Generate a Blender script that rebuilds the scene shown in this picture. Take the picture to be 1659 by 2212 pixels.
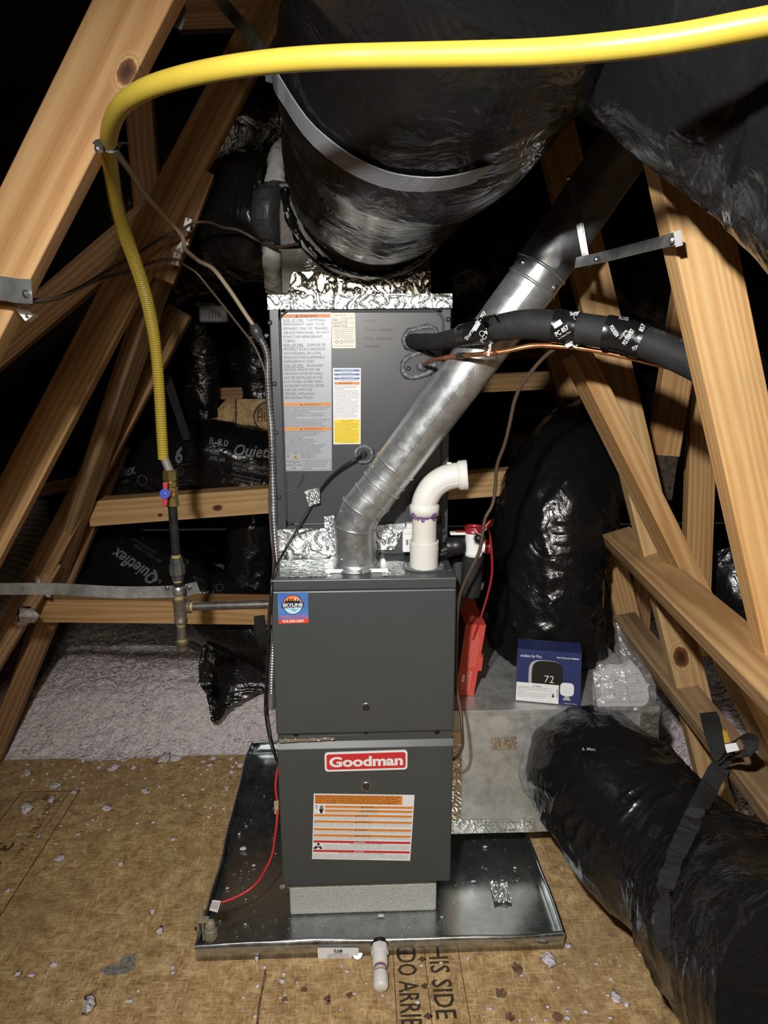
import bpy, bmesh, math, random
import numpy as np
from mathutils import Vector, Matrix
from mathutils.bvhtree import BVHTree

# ------------------------------------------------------------------ clean + camera + light + exposure
for o in list(bpy.data.objects): bpy.data.objects.remove(o, do_unlink=True)
S = bpy.context.scene
COL = S.collection
IMW, IMH = 1659, 2212
FPX, YAW, PITCH, ROLL = 1505.7, .0355, .2248, .0038
CAM = np.array([-.0073, -1.5844, 1.4983])
_cy, _sy, _cp, _sp = math.cos(YAW), math.sin(YAW), math.cos(PITCH), math.sin(PITCH)
FW = np.array([_sy*_cp, _cy*_cp, -_sp]); RT = np.array([_cy, -_sy, 0.]); DN = np.cross(FW, RT)
_cr, _sr = math.cos(ROLL), math.sin(ROLL)
RT, DN = _cr*RT + _sr*DN, -_sr*RT + _cr*DN
cd = bpy.data.cameras.new('camera'); cam = bpy.data.objects.new('camera', cd); COL.objects.link(cam)
cd.sensor_fit = 'VERTICAL'; cd.sensor_height = 36.0; cd.sensor_width = 27.0
cd.lens = 36.0*FPX/IMH; cd.clip_start = .01
cam.matrix_world = Matrix(((RT[0], -DN[0], -FW[0], CAM[0]), (RT[1], -DN[1], -FW[1], CAM[1]), (RT[2], -DN[2], -FW[2], CAM[2]), (0, 0, 0, 1)))
S.camera = cam
w = bpy.data.worlds.new('world'); S.world = w; w.use_nodes = True
w.node_tree.nodes['Background'].inputs[0].default_value = (1.0, .93, .84, 1)
w.node_tree.nodes['Background'].inputs[1].default_value = .012
# the hand held work light just above the camera
ld = bpy.data.lights.new('work_light', 'SPOT'); ld.energy = 165; ld.shadow_soft_size = .03; ld.color = (1.0, .985, .95); ld.spot_size = math.radians(114); ld.spot_blend = 1.0
lo = bpy.data.objects.new('work_light', ld); COL.objects.link(lo); lo.location = (-.215, -1.58, 1.90)
lo.rotation_euler = (Vector((.56, .0, .55))-Vector(lo.location)).to_track_quat('-Z', 'Y').to_euler()
# soft warm fill lamp, added well behind the camera to lift the shadows
ld = bpy.data.lights.new('fill_lamp', 'POINT'); ld.energy = 72; ld.shadow_soft_size = .30; ld.color = (1.0, .86, .68)
lo = bpy.data.objects.new('fill_lamp', ld); COL.objects.link(lo); lo.location = (.25, -3.35, 2.15)
S.view_settings.view_transform = 'Standard'; S.view_settings.look = 'None'
S.view_settings.gamma = 1.0; S.view_settings.use_curve_mapping = False; S.view_settings.exposure = 0.0

random.seed(7); RNG = np.random.RandomState(11)

# ------------------------------------------------------------------ pixel -> point on a real plane
def ray(px, py): return FW + RT*(px-IMW/2)/FPX + DN*(py-IMH/2)/FPX
def at(px, py, Y):
    d = ray(px, py); return CAM + d*((Y-CAM[1])/d[1])
def atz(px, py, Z):
    d = ray(px, py); return CAM + d*((Z-CAM[2])/d[2])
def atx(px, py, X):
    d = ray(px, py); return CAM + d*((X-CAM[0])/d[0])
def V3(a): return np.array(a, float)
def unit(a):
    a = V3(a); return a/max(np.linalg.norm(a), 1e-9)

# ------------------------------------------------------------------ numpy gradient noise
_perm = np.random.RandomState(3).permutation(512); _perm = np.concatenate([_perm, _perm, _perm])
_grad = np.random.RandomState(5).normal(size=(512, 3)); _grad /= np.linalg.norm(_grad, axis=1)[:, None]
def perlin(P):
    P = np.asarray(P, float); i = np.floor(P).astype(int); f = P-i; i = i & 511
    u = f*f*f*(f*(f*6-15)+10); out = np.zeros(P.shape[:-1])
    for dx in (0, 1):
        for dy in (0, 1):
            for dz in (0, 1):
                h = _perm[_perm[_perm[(i[..., 0]+dx) & 511]+((i[..., 1]+dy) & 511)]+((i[..., 2]+dz) & 511)]
                g = _grad[h]; d = f-np.array([dx, dy, dz])
                wgt = (u[..., 0] if dx else 1-u[..., 0])*(u[..., 1] if dy else 1-u[..., 1])*(u[..., 2] if dz else 1-u[..., 2])
                out += wgt*(g*d).sum(-1)
    return out*1.6
def fbm(P, n=4):
    P = np.asarray(P, float); r = 0; a = 1.
    for k in range(n): r = r+a*perlin(P*2**k+k*17.3); a *= .5
    return r
def ridge(P, k=3.): return np.clip(1-np.abs(perlin(P))*1.5, 0, 1)**k

# ------------------------------------------------------------------ materials
MATS = {}
def new_mat(name):
    m = bpy.data.materials.new(name); m.use_nodes = True
    return m, m.node_tree, m.node_tree.nodes['Principled BSDF']
def N(nt, t, **kw):
    n = nt.nodes.new(t)
    for k, v in kw.items(): setattr(n, k, v)
    return n
def plain(name, col, rough=.5, metal=0., spec=.5, var=.0, vscale=20., bump=0., bscale=60., rvar=0., coat=0., col2=None, stretch=None, bdist=.004, trans=None):
    if name in MATS: return MATS[name]
    m, nt, b = new_mat(name); L = nt.links
    b.inputs['Base Color'].default_value = (*col, 1); b.inputs['Roughness'].default_value = rough
    b.inputs['Metallic'].default_value = metal; b.inputs['Specular IOR Level'].default_value = spec
    if coat: b.inputs['Coat Weight'].default_value = coat; b.inputs['Coat Roughness'].default_value = .12
    if trans: b.inputs['Transmission Weight'].default_value = trans
    tc = N(nt, 'ShaderNodeTexCoord'); src = tc.outputs['Object']
    if stretch:
        mp = N(nt, 'ShaderNodeMapping'); mp.inputs['Scale'].default_value = stretch; L.new(src, mp.inputs[0]); src = mp.outputs[0]
    if var or col2 or rvar:
        nz = N(nt, 'ShaderNodeTexNoise'); nz.inputs['Scale'].default_value = vscale; nz.inputs['Detail'].default_value = 5; nz.inputs['Roughness'].default_value = .62
        L.new(src, nz.inputs['Vector'])
        if var or col2:
            cr = N(nt, 'ShaderNodeValToRGB'); cr.color_ramp.elements[0].position = .35; cr.color_ramp.elements[1].position = .68
            a = col; c2 = col2 or tuple(min(1, c*(1+var)) for c in col)
            if not col2: a = tuple(c*(1-var) for c in col)
            cr.color_ramp.elements[0].color = (*a, 1); cr.color_ramp.elements[1].color = (*c2, 1)
            L.new(nz.outputs['Fac'], cr.inputs[0]); L.new(cr.outputs[0], b.inputs['Base Color'])
        if rvar:
            mr = N(nt, 'ShaderNodeMapRange'); mr.inputs[1].default_value = .3; mr.inputs[2].default_value = .7
            mr.inputs[3].default_value = max(.02, rough-rvar); mr.inputs[4].default_value = rough+rvar
            L.new(nz.outputs['Fac'], mr.inputs[0]); L.new(mr.outputs[0], b.inputs['Roughness'])
    if bump:
        n2 = N(nt, 'ShaderNodeTexNoise'); n2.inputs['Scale'].default_value = bscale; n2.inputs['Detail'].default_value = 4
        L.new(src, n2.inputs['Vector']); bp = N(nt, 'ShaderNodeBump'); bp.inputs['Strength'].default_value = bump; bp.inputs['Distance'].default_value = bdist
        L.new(n2.outputs['Fac'], bp.inputs['Height']); L.new(bp.outputs[0], b.inputs['Normal'])
    MATS[name] = m
    return m

def film_mat(name, col=(.008, .008, .009), rough=.26):
    m, nt, b = new_mat(name); L = nt.links
    b.inputs['Base Color'].default_value = (*col, 1); b.inputs['Roughness'].default_value = rough; b.inputs['Specular IOR Level'].default_value = .46
    tc = N(nt, 'ShaderNodeTexCoord')
    nz = N(nt, 'ShaderNodeTexNoise'); nz.inputs['Scale'].default_value = 14; nz.inputs['Detail'].default_value = 3; nz.inputs['Distortion'].default_value = 1.6
    n2 = N(nt, 'ShaderNodeTexNoise'); n2.inputs['Scale'].default_value = 48; n2.inputs['Detail'].default_value = 2; n2.inputs['Distortion'].default_value = .8
    L.new(tc.outputs['Object'], nz.inputs['Vector']); L.new(tc.outputs['Object'], n2.inputs['Vector'])
    b1 = N(nt, 'ShaderNodeBump'); b1.inputs['Strength'].default_value = .30; b1.inputs['Distance'].default_value = .02
    b2 = N(nt, 'ShaderNodeBump'); b2.inputs['Strength'].default_value = .10; b2.inputs['Distance'].default_value = .004
    L.new(nz.outputs['Fac'], b1.inputs['Height']); L.new(n2.outputs['Fac'], b2.inputs['Height'])
    L.new(b1.outputs[0], b2.inputs['Normal']); L.new(b2.outputs[0], b.inputs['Normal'])
    mr = N(nt, 'ShaderNodeMapRange'); mr.inputs[3].default_value = rough-.05; mr.inputs[4].default_value = rough+.10
    L.new(nz.outputs['Fac'], mr.inputs[0]); L.new(mr.outputs[0], b.inputs['Roughness'])
    return m

def wood_mat(name, light=(.60, .39, .185), dark=(.37, .19, .07), ring=26., knots=(), stain=.0):
    m, nt, b = new_mat(name); L = nt.links
    b.inputs['Roughness'].default_value = .62; b.inputs['Specular IOR Level'].default_value = .25
    tc = N(nt, 'ShaderNodeTexCoord'); oi = N(nt, 'ShaderNodeObjectInfo')
    off = N(nt, 'ShaderNodeVectorMath', operation='SCALE'); off.inputs[0].default_value = (7., .09, .05); L.new(oi.outputs['Random'], off.inputs['Scale'])
    add = N(nt, 'ShaderNodeVectorMath', operation='ADD'); L.new(tc.outputs['Object'], add.inputs[0]); L.new(off.outputs[0], add.inputs[1])
    src = add.outputs[0]
    mp = N(nt, 'ShaderNodeMapping'); mp.inputs['Scale'].default_value = (.10, 1, 1); mp.inputs['Location'].default_value = (0, .03, .05); L.new(src, mp.inputs[0])
    vec = mp.outputs[0]
    mp2 = N(nt, 'ShaderNodeMapping'); mp2.inputs['Scale'].default_value = (1.3, 14, 14); L.new(src, mp2.inputs[0])
    lw = N(nt, 'ShaderNodeTexNoise'); lw.inputs['Scale'].default_value = 1.; lw.inputs['Detail'].default_value = 2; L.new(mp2.outputs[0], lw.inputs['Vector'])
    wv = N(nt, 'ShaderNodeTexWave', wave_type='RINGS', rings_direction='X'); wv.inputs['Scale'].default_value = ring
    wv.inputs['Distortion'].default_value = 9.0; wv.inputs['Detail'].default_value = 2.0; wv.inputs['Detail Scale'].default_value = .55
    L.new(vec, wv.inputs['Vector'])
    mp3 = N(nt, 'ShaderNodeMapping'); mp3.inputs['Scale'].default_value = (9, 260, 260); L.new(src, mp3.inputs[0])
    fine = N(nt, 'ShaderNodeTexNoise'); fine.inputs['Scale'].default_value = 1.; fine.inputs['Detail'].default_value = 4; L.new(mp3.outputs[0], fine.inputs['Vector'])
    mx = N(nt, 'ShaderNodeMath', operation='MULTIPLY_ADD'); mx.inputs[1].default_value = .30; L.new(wv.outputs['Fac'], mx.inputs[0])
    f2 = N(nt, 'ShaderNodeMath', operation='MULTIPLY'); f2.inputs[1].default_value = .42; L.new(fine.outputs['Fac'], f2.inputs[0])
    L.new(f2.outputs[0], mx.inputs[2])
    ad = N(nt, 'ShaderNodeMath', operation='MULTIPLY_ADD'); ad.inputs[1].default_value = .80; L.new(lw.outputs['Fac'], ad.inputs[0]); L.new(mx.outputs[0], ad.inputs[2])
    cr = N(nt, 'ShaderNodeValToRGB'); e = cr.color_ramp.elements
    e[0].position = .36; e[0].color = (*light, 1); e[1].position = 1.02; e[1].color = (*dark, 1)
    L.new(ad.outputs[0], cr.inputs[0]); out = cr.outputs[0]
    for (kx, ky, r) in knots:
        sb = N(nt, 'ShaderNodeVectorMath', operation='SUBTRACT'); sb.inputs[1].default_value = (kx, ky, 0); L.new(tc.outputs['Object'], sb.inputs[0])
        ml = N(nt, 'ShaderNodeVectorMath', operation='MULTIPLY'); ml.inputs[1].default_value = (.62/r, 1/r, .15/r); L.new(sb.outputs[0], ml.inputs[0])
        wn = N(nt, 'ShaderNodeTexNoise'); wn.inputs['Scale'].default_value = 1.6; L.new(ml.outputs[0], wn.inputs['Vector'])
        ln = N(nt, 'ShaderNodeVectorMath', operation='LENGTH'); L.new(ml.outputs[0], ln.inputs[0])
        da = N(nt, 'ShaderNodeMath', operation='MULTIPLY_ADD'); da.inputs[1].default_value = .5; L.new(wn.outputs['Fac'], da.inputs[0]); L.new(ln.outputs['Value'], da.inputs[2])
        kr = N(nt, 'ShaderNodeValToRGB'); ke = kr.color_ramp; ke.elements[0].position = .18; ke.elements[0].color = (.05, .018, .008, 1)
        ke.elements[1].position = .34; ke.elements[1].color = (.16, .062, .024, 1)
        for p, c in ((.37, (.30, .15, .055)), (.42, light), (.47, dark), (.54, light), (.62, dark), (.70, light)):
            q = ke.elements.new(p); q.color = (*c, 1)
        sc = N(nt, 'ShaderNodeMath', operation='MULTIPLY'); sc.inputs[1].default_value = .28; L.new(da.outputs[0], sc.inputs[0]); L.new(sc.outputs[0], kr.inputs[0])
        fr = N(nt, 'ShaderNodeMapRange'); fr.inputs[1].default_value = 2.2; fr.inputs[2].default_value = 1.5; fr.inputs[3].default_value = 0; fr.inputs[4].default_value = 1; L.new(da.outputs[0], fr.inputs[0])
        mm = N(nt, 'ShaderNodeMix', data_type='RGBA'); L.new(fr.outputs[0], mm.inputs['Factor']); L.new(out, mm.inputs['A']); L.new(kr.outputs[0], mm.inputs['B']); out = mm.outputs['Result']
    if stain:
        sn = N(nt, 'ShaderNodeTexNoise'); sn.inputs['Scale'].default_value = 5.; sn.inputs['Detail'].default_value = 5; L.new(src, sn.inputs['Vector'])
        sr = N(nt, 'ShaderNodeMapRange'); sr.inputs[1].default_value = .5; sr.inputs[2].default_value = .75; sr.inputs[4].default_value = stain; L.new(sn.outputs['Fac'], sr.inputs[0])
        mm = N(nt, 'ShaderNodeMix', data_type='RGBA'); L.new(sr.outputs[0], mm.inputs['Factor']); L.new(out, mm.inputs['A']); mm.inputs['B'].default_value = (.13, .085, .05, 1); out = mm.outputs['Result']
    L.new(out, b.inputs['Base Color'])
    bp = N(nt, 'ShaderNodeBump'); bp.inputs['Strength'].default_value = .22; bp.inputs['Distance'].default_value = .002
    L.new(ad.outputs[0], bp.inputs['Height']); L.new(bp.outputs[0], b.inputs['Normal'])
    return m

def galv_mat(name, col=(.52, .54, .55), rough=.36, metal=.85, stretch=None, dirt=0.):
    m, nt, b = new_mat(name); L = nt.links
    b.inputs['Metallic'].default_value = metal
    tc = N(nt, 'ShaderNodeTexCoord'); src = tc.outputs['Object']
    if stretch:
        mp = N(nt, 'ShaderNodeMapping'); mp.inputs['Scale'].default_value = stretch; L.new(src, mp.inputs[0]); src = mp.outputs[0]
    vo = N(nt, 'ShaderNodeTexVoronoi'); vo.inputs['Scale'].default_value = 55; L.new(src, vo.inputs['Vector'])
    nz = N(nt, 'ShaderNodeTexNoise'); nz.inputs['Scale'].default_value = 9; nz.inputs['Detail'].default_value = 6; nz.inputs['Roughness'].default_value = .7; L.new(src, nz.inputs['Vector'])
    sp = N(nt, 'ShaderNodeSeparateColor'); L.new(vo.outputs['Color'], sp.inputs[0])
    mx = N(nt, 'ShaderNodeMath', operation='MULTIPLY_ADD'); mx.inputs[1].default_value = .16; L.new(sp.outputs[0], mx.inputs[0]); L.new(nz.outputs['Fac'], mx.inputs[2])
    cr = N(nt, 'ShaderNodeValToRGB'); e = cr.color_ramp.elements; e[0].position = .35; e[1].position = .78
    e[0].color = (*[c*.72 for c in col], 1); e[1].color = (*[min(1, c*1.18) for c in col], 1)
    L.new(mx.outputs[0], cr.inputs[0]); out = cr.outputs[0]
    if dirt:
        n3 = N(nt, 'ShaderNodeTexNoise'); n3.inputs['Scale'].default_value = 34; n3.inputs['Detail'].default_value = 8; n3.inputs['Roughness'].default_value = .75; L.new(tc.outputs['Object'], n3.inputs['Vector'])
        dr = N(nt, 'ShaderNodeMapRange'); dr.inputs[1].default_value = .60; dr.inputs[2].default_value = .74; dr.inputs[4].default_value = dirt; L.new(n3.outputs['Fac'], dr.inputs[0])
        mm = N(nt, 'ShaderNodeMix', data_type='RGBA'); L.new(dr.outputs[0], mm.inputs['Factor']); L.new(out, mm.inputs['A']); mm.inputs['B'].default_value = (.62, .62, .60, 1); out = mm.outputs['Result']
        mt = N(nt, 'ShaderNodeMapRange'); mt.inputs[3].default_value = metal; mt.inputs[4].default_value = .1; L.new(dr.outputs[0], mt.inputs[0]); L.new(mt.outputs[0], b.inputs['Metallic'])
    L.new(out, b.inputs['Base Color'])
    mr = N(nt, 'ShaderNodeMapRange'); mr.inputs[1].default_value = .3; mr.inputs[2].default_value = .8; mr.inputs[3].default_value = rough*.75; mr.inputs[4].default_value = rough*1.35
    L.new(mx.outputs[0], mr.inputs[0]); L.new(mr.outputs[0], b.inputs['Roughness'])
    bp = N(nt, 'ShaderNodeBump'); bp.inputs['Strength'].default_value = .12; bp.inputs['Distance'].default_value = .004
    L.new(nz.outputs['Fac'], bp.inputs['Height']); L.new(bp.outputs[0], b.inputs['Normal'])
    return m

def board_mat(name):      # strand board of the deck
    m, nt, b = new_mat(name); L = nt.links
    b.inputs['Roughness'].default_value = .7; b.inputs['Specular IOR Level'].default_value = .25
    tc = N(nt, 'ShaderNodeTexCoord'); src = tc.outputs['Object']
    def nz(s, d=5, r=.6, st=None, dist=0):
        n = N(nt, 'ShaderNodeTexNoise'); n.inputs['Scale'].default_value = s; n.inputs['Detail'].default_value = d; n.inputs['Roughness'].default_value = r; n.inputs['Distortion'].default_value = dist
        v = src
        if st:
            mp = N(nt, 'ShaderNodeMapping'); mp.inputs['Scale'].default_value = st[:3]; mp.inputs['Rotation'].default_value = (0, 0, st[3]); L.new(src, mp.inputs[0]); v = mp.outputs[0]
        L.new(v, n.inputs['Vector']); return n.outputs['Fac']
    big = nz(2.6, 4, .6); med = nz(22, 6, .72, None, .5); s1 = nz(1, 3, .6, (30, 150, 60, .5)); s2 = nz(1, 3, .6, (160, 34, 60, .35))
    mx = N(nt, 'ShaderNodeMath', operation='MAXIMUM'); L.new(s1, mx.inputs[0]); L.new(s2, mx.inputs[1])
    a = N(nt, 'ShaderNodeMath', operation='MULTIPLY_ADD'); a.inputs[1].default_value = .8; L.new(mx.outputs[0], a.inputs[0])
    h = N(nt, 'ShaderNodeMath', operation='MULTIPLY'); h.inputs[1].default_value = .75; L.new(med, h.inputs[0]); L.new(h.outputs[0], a.inputs[2])
    cr = N(nt, 'ShaderNodeValToRGB'); e = cr.color_ramp.elements
    e[0].position = .60; e[0].color = (.20, .115, .047, 1); e[1].position = 1.0; e[1].color = (.70, .51, .27, 1)
    q = cr.color_ramp.elements.new(.80); q.color = (.44, .285, .13, 1)
    L.new(a.outputs[0], cr.inputs[0])
    sr = N(nt, 'ShaderNodeMapRange'); sr.inputs[1].default_value = .52; sr.inputs[2].default_value = .70; sr.inputs[4].default_value = .45; L.new(big, sr.inputs[0])
    m1 = N(nt, 'ShaderNodeMix', data_type='RGBA'); L.new(sr.outputs[0], m1.inputs['Factor']); L.new(cr.outputs[0], m1.inputs['A']); m1.inputs['B'].default_value = (.27, .185, .10, 1)
    sp = nz(7.5, 3, .5); s3 = N(nt, 'ShaderNodeMapRange'); s3.inputs[1].default_value = .70; s3.inputs[2].default_value = .76; s3.inputs[4].default_value = .75; L.new(sp, s3.inputs[0])
    m2 = N(nt, 'ShaderNodeMix', data_type='RGBA'); L.new(s3.outputs[0], m2.inputs['Factor']); L.new(m1.outputs['Result'], m2.inputs['A']); m2.inputs['B'].default_value = (.09, .05, .035, 1)
    L.new(m2.outputs['Result'], b.inputs['Base Color'])
    bp = N(nt, 'ShaderNodeBump'); bp.inputs['Strength'].default_value = .35; bp.inputs['Distance'].default_value = .003; L.new(a.outputs[0], bp.inputs['Height']); L.new(bp.outputs[0], b.inputs['Normal'])
    return m

def clear_film(name):
    m, nt, b = new_mat(name); L = nt.links
    tr = N(nt, 'ShaderNodeBsdfTransparent'); gl = N(nt, 'ShaderNodeBsdfGlossy'); gl.inputs['Roughness'].default_value = .12; gl.inputs['Color'].default_value = (.95, .95, .95, 1)
    df = N(nt, 'ShaderNodeBsdfDiffuse'); df.inputs['Color'].default_value = (.7, .7, .7, 1)
    tc = N(nt, 'ShaderNodeTexCoord'); nz = N(nt, 'ShaderNodeTexNoise'); nz.inputs['Scale'].default_value = 40; nz.inputs['Distortion'].default_value = 1.5; L.new(tc.outputs['Object'], nz.inputs['Vector'])
    bp = N(nt, 'ShaderNodeBump'); bp.inputs['Strength'].default_value = .8; bp.inputs['Distance'].default_value = .01; L.new(nz.outputs['Fac'], bp.inputs['Height']); L.new(bp.outputs[0], gl.inputs['Normal'])
    m1 = N(nt, 'ShaderNodeMixShader'); m1.inputs[0].default_value = .22; L.new(tr.outputs[0], m1.inputs[1]); L.new(gl.outputs[0], m1.inputs[2])
    m2 = N(nt, 'ShaderNodeMixShader'); m2.inputs[0].default_value = .14; L.new(m1.outputs[0], m2.inputs[1]); L.new(df.outputs[0], m2.inputs[2])
    L.new(m2.outputs[0], nt.nodes['Material Output'].inputs[0])
    return m

FILM = film_mat('black_film', (.0075, .0075, .008), .215); FILM2 = film_mat('black_film_dusty', (.014, .0138, .0135), .36)
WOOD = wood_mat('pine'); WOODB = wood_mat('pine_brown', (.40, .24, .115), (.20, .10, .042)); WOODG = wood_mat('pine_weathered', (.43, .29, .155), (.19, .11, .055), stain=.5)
GALV = galv_mat('galvanized'); GALVD = galv_mat('galvanized_pan', (.50, .53, .54), .22, .96, dirt=.55); GALVB = galv_mat('galvanized_box', (.55, .56, .54), .42, .62, dirt=.35)
FLUEM = galv_mat('galvanized_flue', (.56, .58, .59), .34, .82)
GREY = plain('grey_paint', (.056, .062, .063), .42, 0, .5, .05, 4., .03, 900.)
GREYC = plain('grey_paint_coil', (.052, .055, .062), .36, 0, .55, .06, 4., .03, 900.)
GREYD = plain('dark_grey_plastic', (.035, .036, .038), .42, 0, .5, .1, 30.)
FOIL = plain('foil_tape', (.66, .68, .68), .38, .95, .5, .06, 60., .25, 90.)
STEEL = plain('bright_steel', (.6, .6, .6), .3, .95, .5, .08, 30.)
DARKST = plain('dark_steel', (.10, .10, .10), .45, .6, .5, .3, 40.)
BLKIRON = plain('black_iron', (.028, .027, .026), .36, .35, .5, .3, 40., .05, 200.)
MALLE = plain('malleable_iron', (.15, .125, .10), .5, .45, .5, .3, 60., .3, 160.)
BRASS = plain('brass', (.42, .31, .12), .34, .85, .5, .25, 50.)
BLACK = plain('black_print', (.012, .012, .012), .5)
BLACKP = plain('black_plastic', (.012, .012, .013), .4)
FOAM = plain('black_foam', (.017, .017, .018), .72, 0, .4, .3, 30., .25, 160.)
TAPE = plain('black_tape', (.010, .010, .011), .22, 0, .55, .1, 20., .2, 60.)
WHITE = plain('white_print', (.80, .80, .80), .5)
LABEL = plain('label_white', (.78, .79, .81), .42, 0, .5)
LABELG = plain('label_silver', (.38, .40, .44), .34, .12, .5)
CREAM = plain('label_cream', (.78, .76, .66), .45)
ORANGE = plain('label_orange', (.70, .24, .035), .45)
BLUE = plain('label_blue', (.035, .12, .42), .45)
YELL = plain('label_yellow', (.83, .62, .03), .45)
RED = plain('label_red', (.58, .030, .035), .4)
PVC = plain('white_pvc', (.72, .71, .67), .3, 0, .5, .03, 20.)
PVCW = plain('bright_white_plastic', (.80, .80, .78), .32)
PURPLE = plain('purple_primer', (.20, .11, .28), .4, 0, .5, .35, 70.)
REDP = plain('red_plastic', (.26, .013, .018), .36)
REDBOX = plain('red_card', (.60, .075, .055), .5, 0, .4, .06, 8.)
CARD = plain('brown_card', (.36, .24, .13), .7)
NAVY = plain('navy_card', (.025, .035, .13), .4, 0, .5, .05, 6.)
YHOSE = plain('yellow_jacket', (.385, .285, .037), .42, 0, .35, .05, 12.)
COPPER = plain('copper', (.55, .24, .11), .36, .85, .5, .35, 30.)
BRWIRE = plain('brown_wire', (.075, .048, .034), .42)
TANW = plain('tan_cable', (.40, .31, .21), .5)
REDW = plain('red_wire', (.50, .03, .03), .4)
TANP = plain('tan_plastic', (.30, .26, .18), .42)
CONC = plain('concrete', (.40, .40, .37), .9, 0, .2, 0, 260., .8, 300., col2=(.62, .62, .58))
MASTIC = plain('grey_mastic', (.27, .27, .26), .55, 0, .4, .2, 25., .7, 60.)
SEAL = plain('silver_sealant', (.13, .14, .16), .28, 0, .55, .3, 60., .6, 180.)
STRAPG = plain('grey_webbing', (.25, .26, .28), .40, .25, .5, .12, 14., .25, 300.)
STRAPB = plain('black_webbing', (.016, .016, .017), .55, 0, .5, .3, 60., .9, 420.)
FLUFF = plain('fibre_fluff', (.62, .535, .55), .95, 0, .05, 0, 62., 1., 95., col2=(.93, .87, .885), bdist=.016)
GREYFLEX = plain('grey_flex', (.36, .36, .34), .5, 0, .5, .15, 20.)
INK = plain('stamp_ink', (.055, .038, .022), .7, 0, .2, .3, 60.)
INKF = plain('stamp_ink_faded', (.095, .062, .034), .7, 0, .2, .4, 60.)
PRINTG = plain('film_print', (.16, .16, .165), .45, 0, .5, .35, 60.)
PRINTD = plain('film_print_worn', (.075, .075, .078), .45, 0, .5, .4, 60.)
DECK = board_mat('strand_board')
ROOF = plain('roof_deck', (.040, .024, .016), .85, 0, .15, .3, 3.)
CLEAR = clear_film('clear_plastic')

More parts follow.
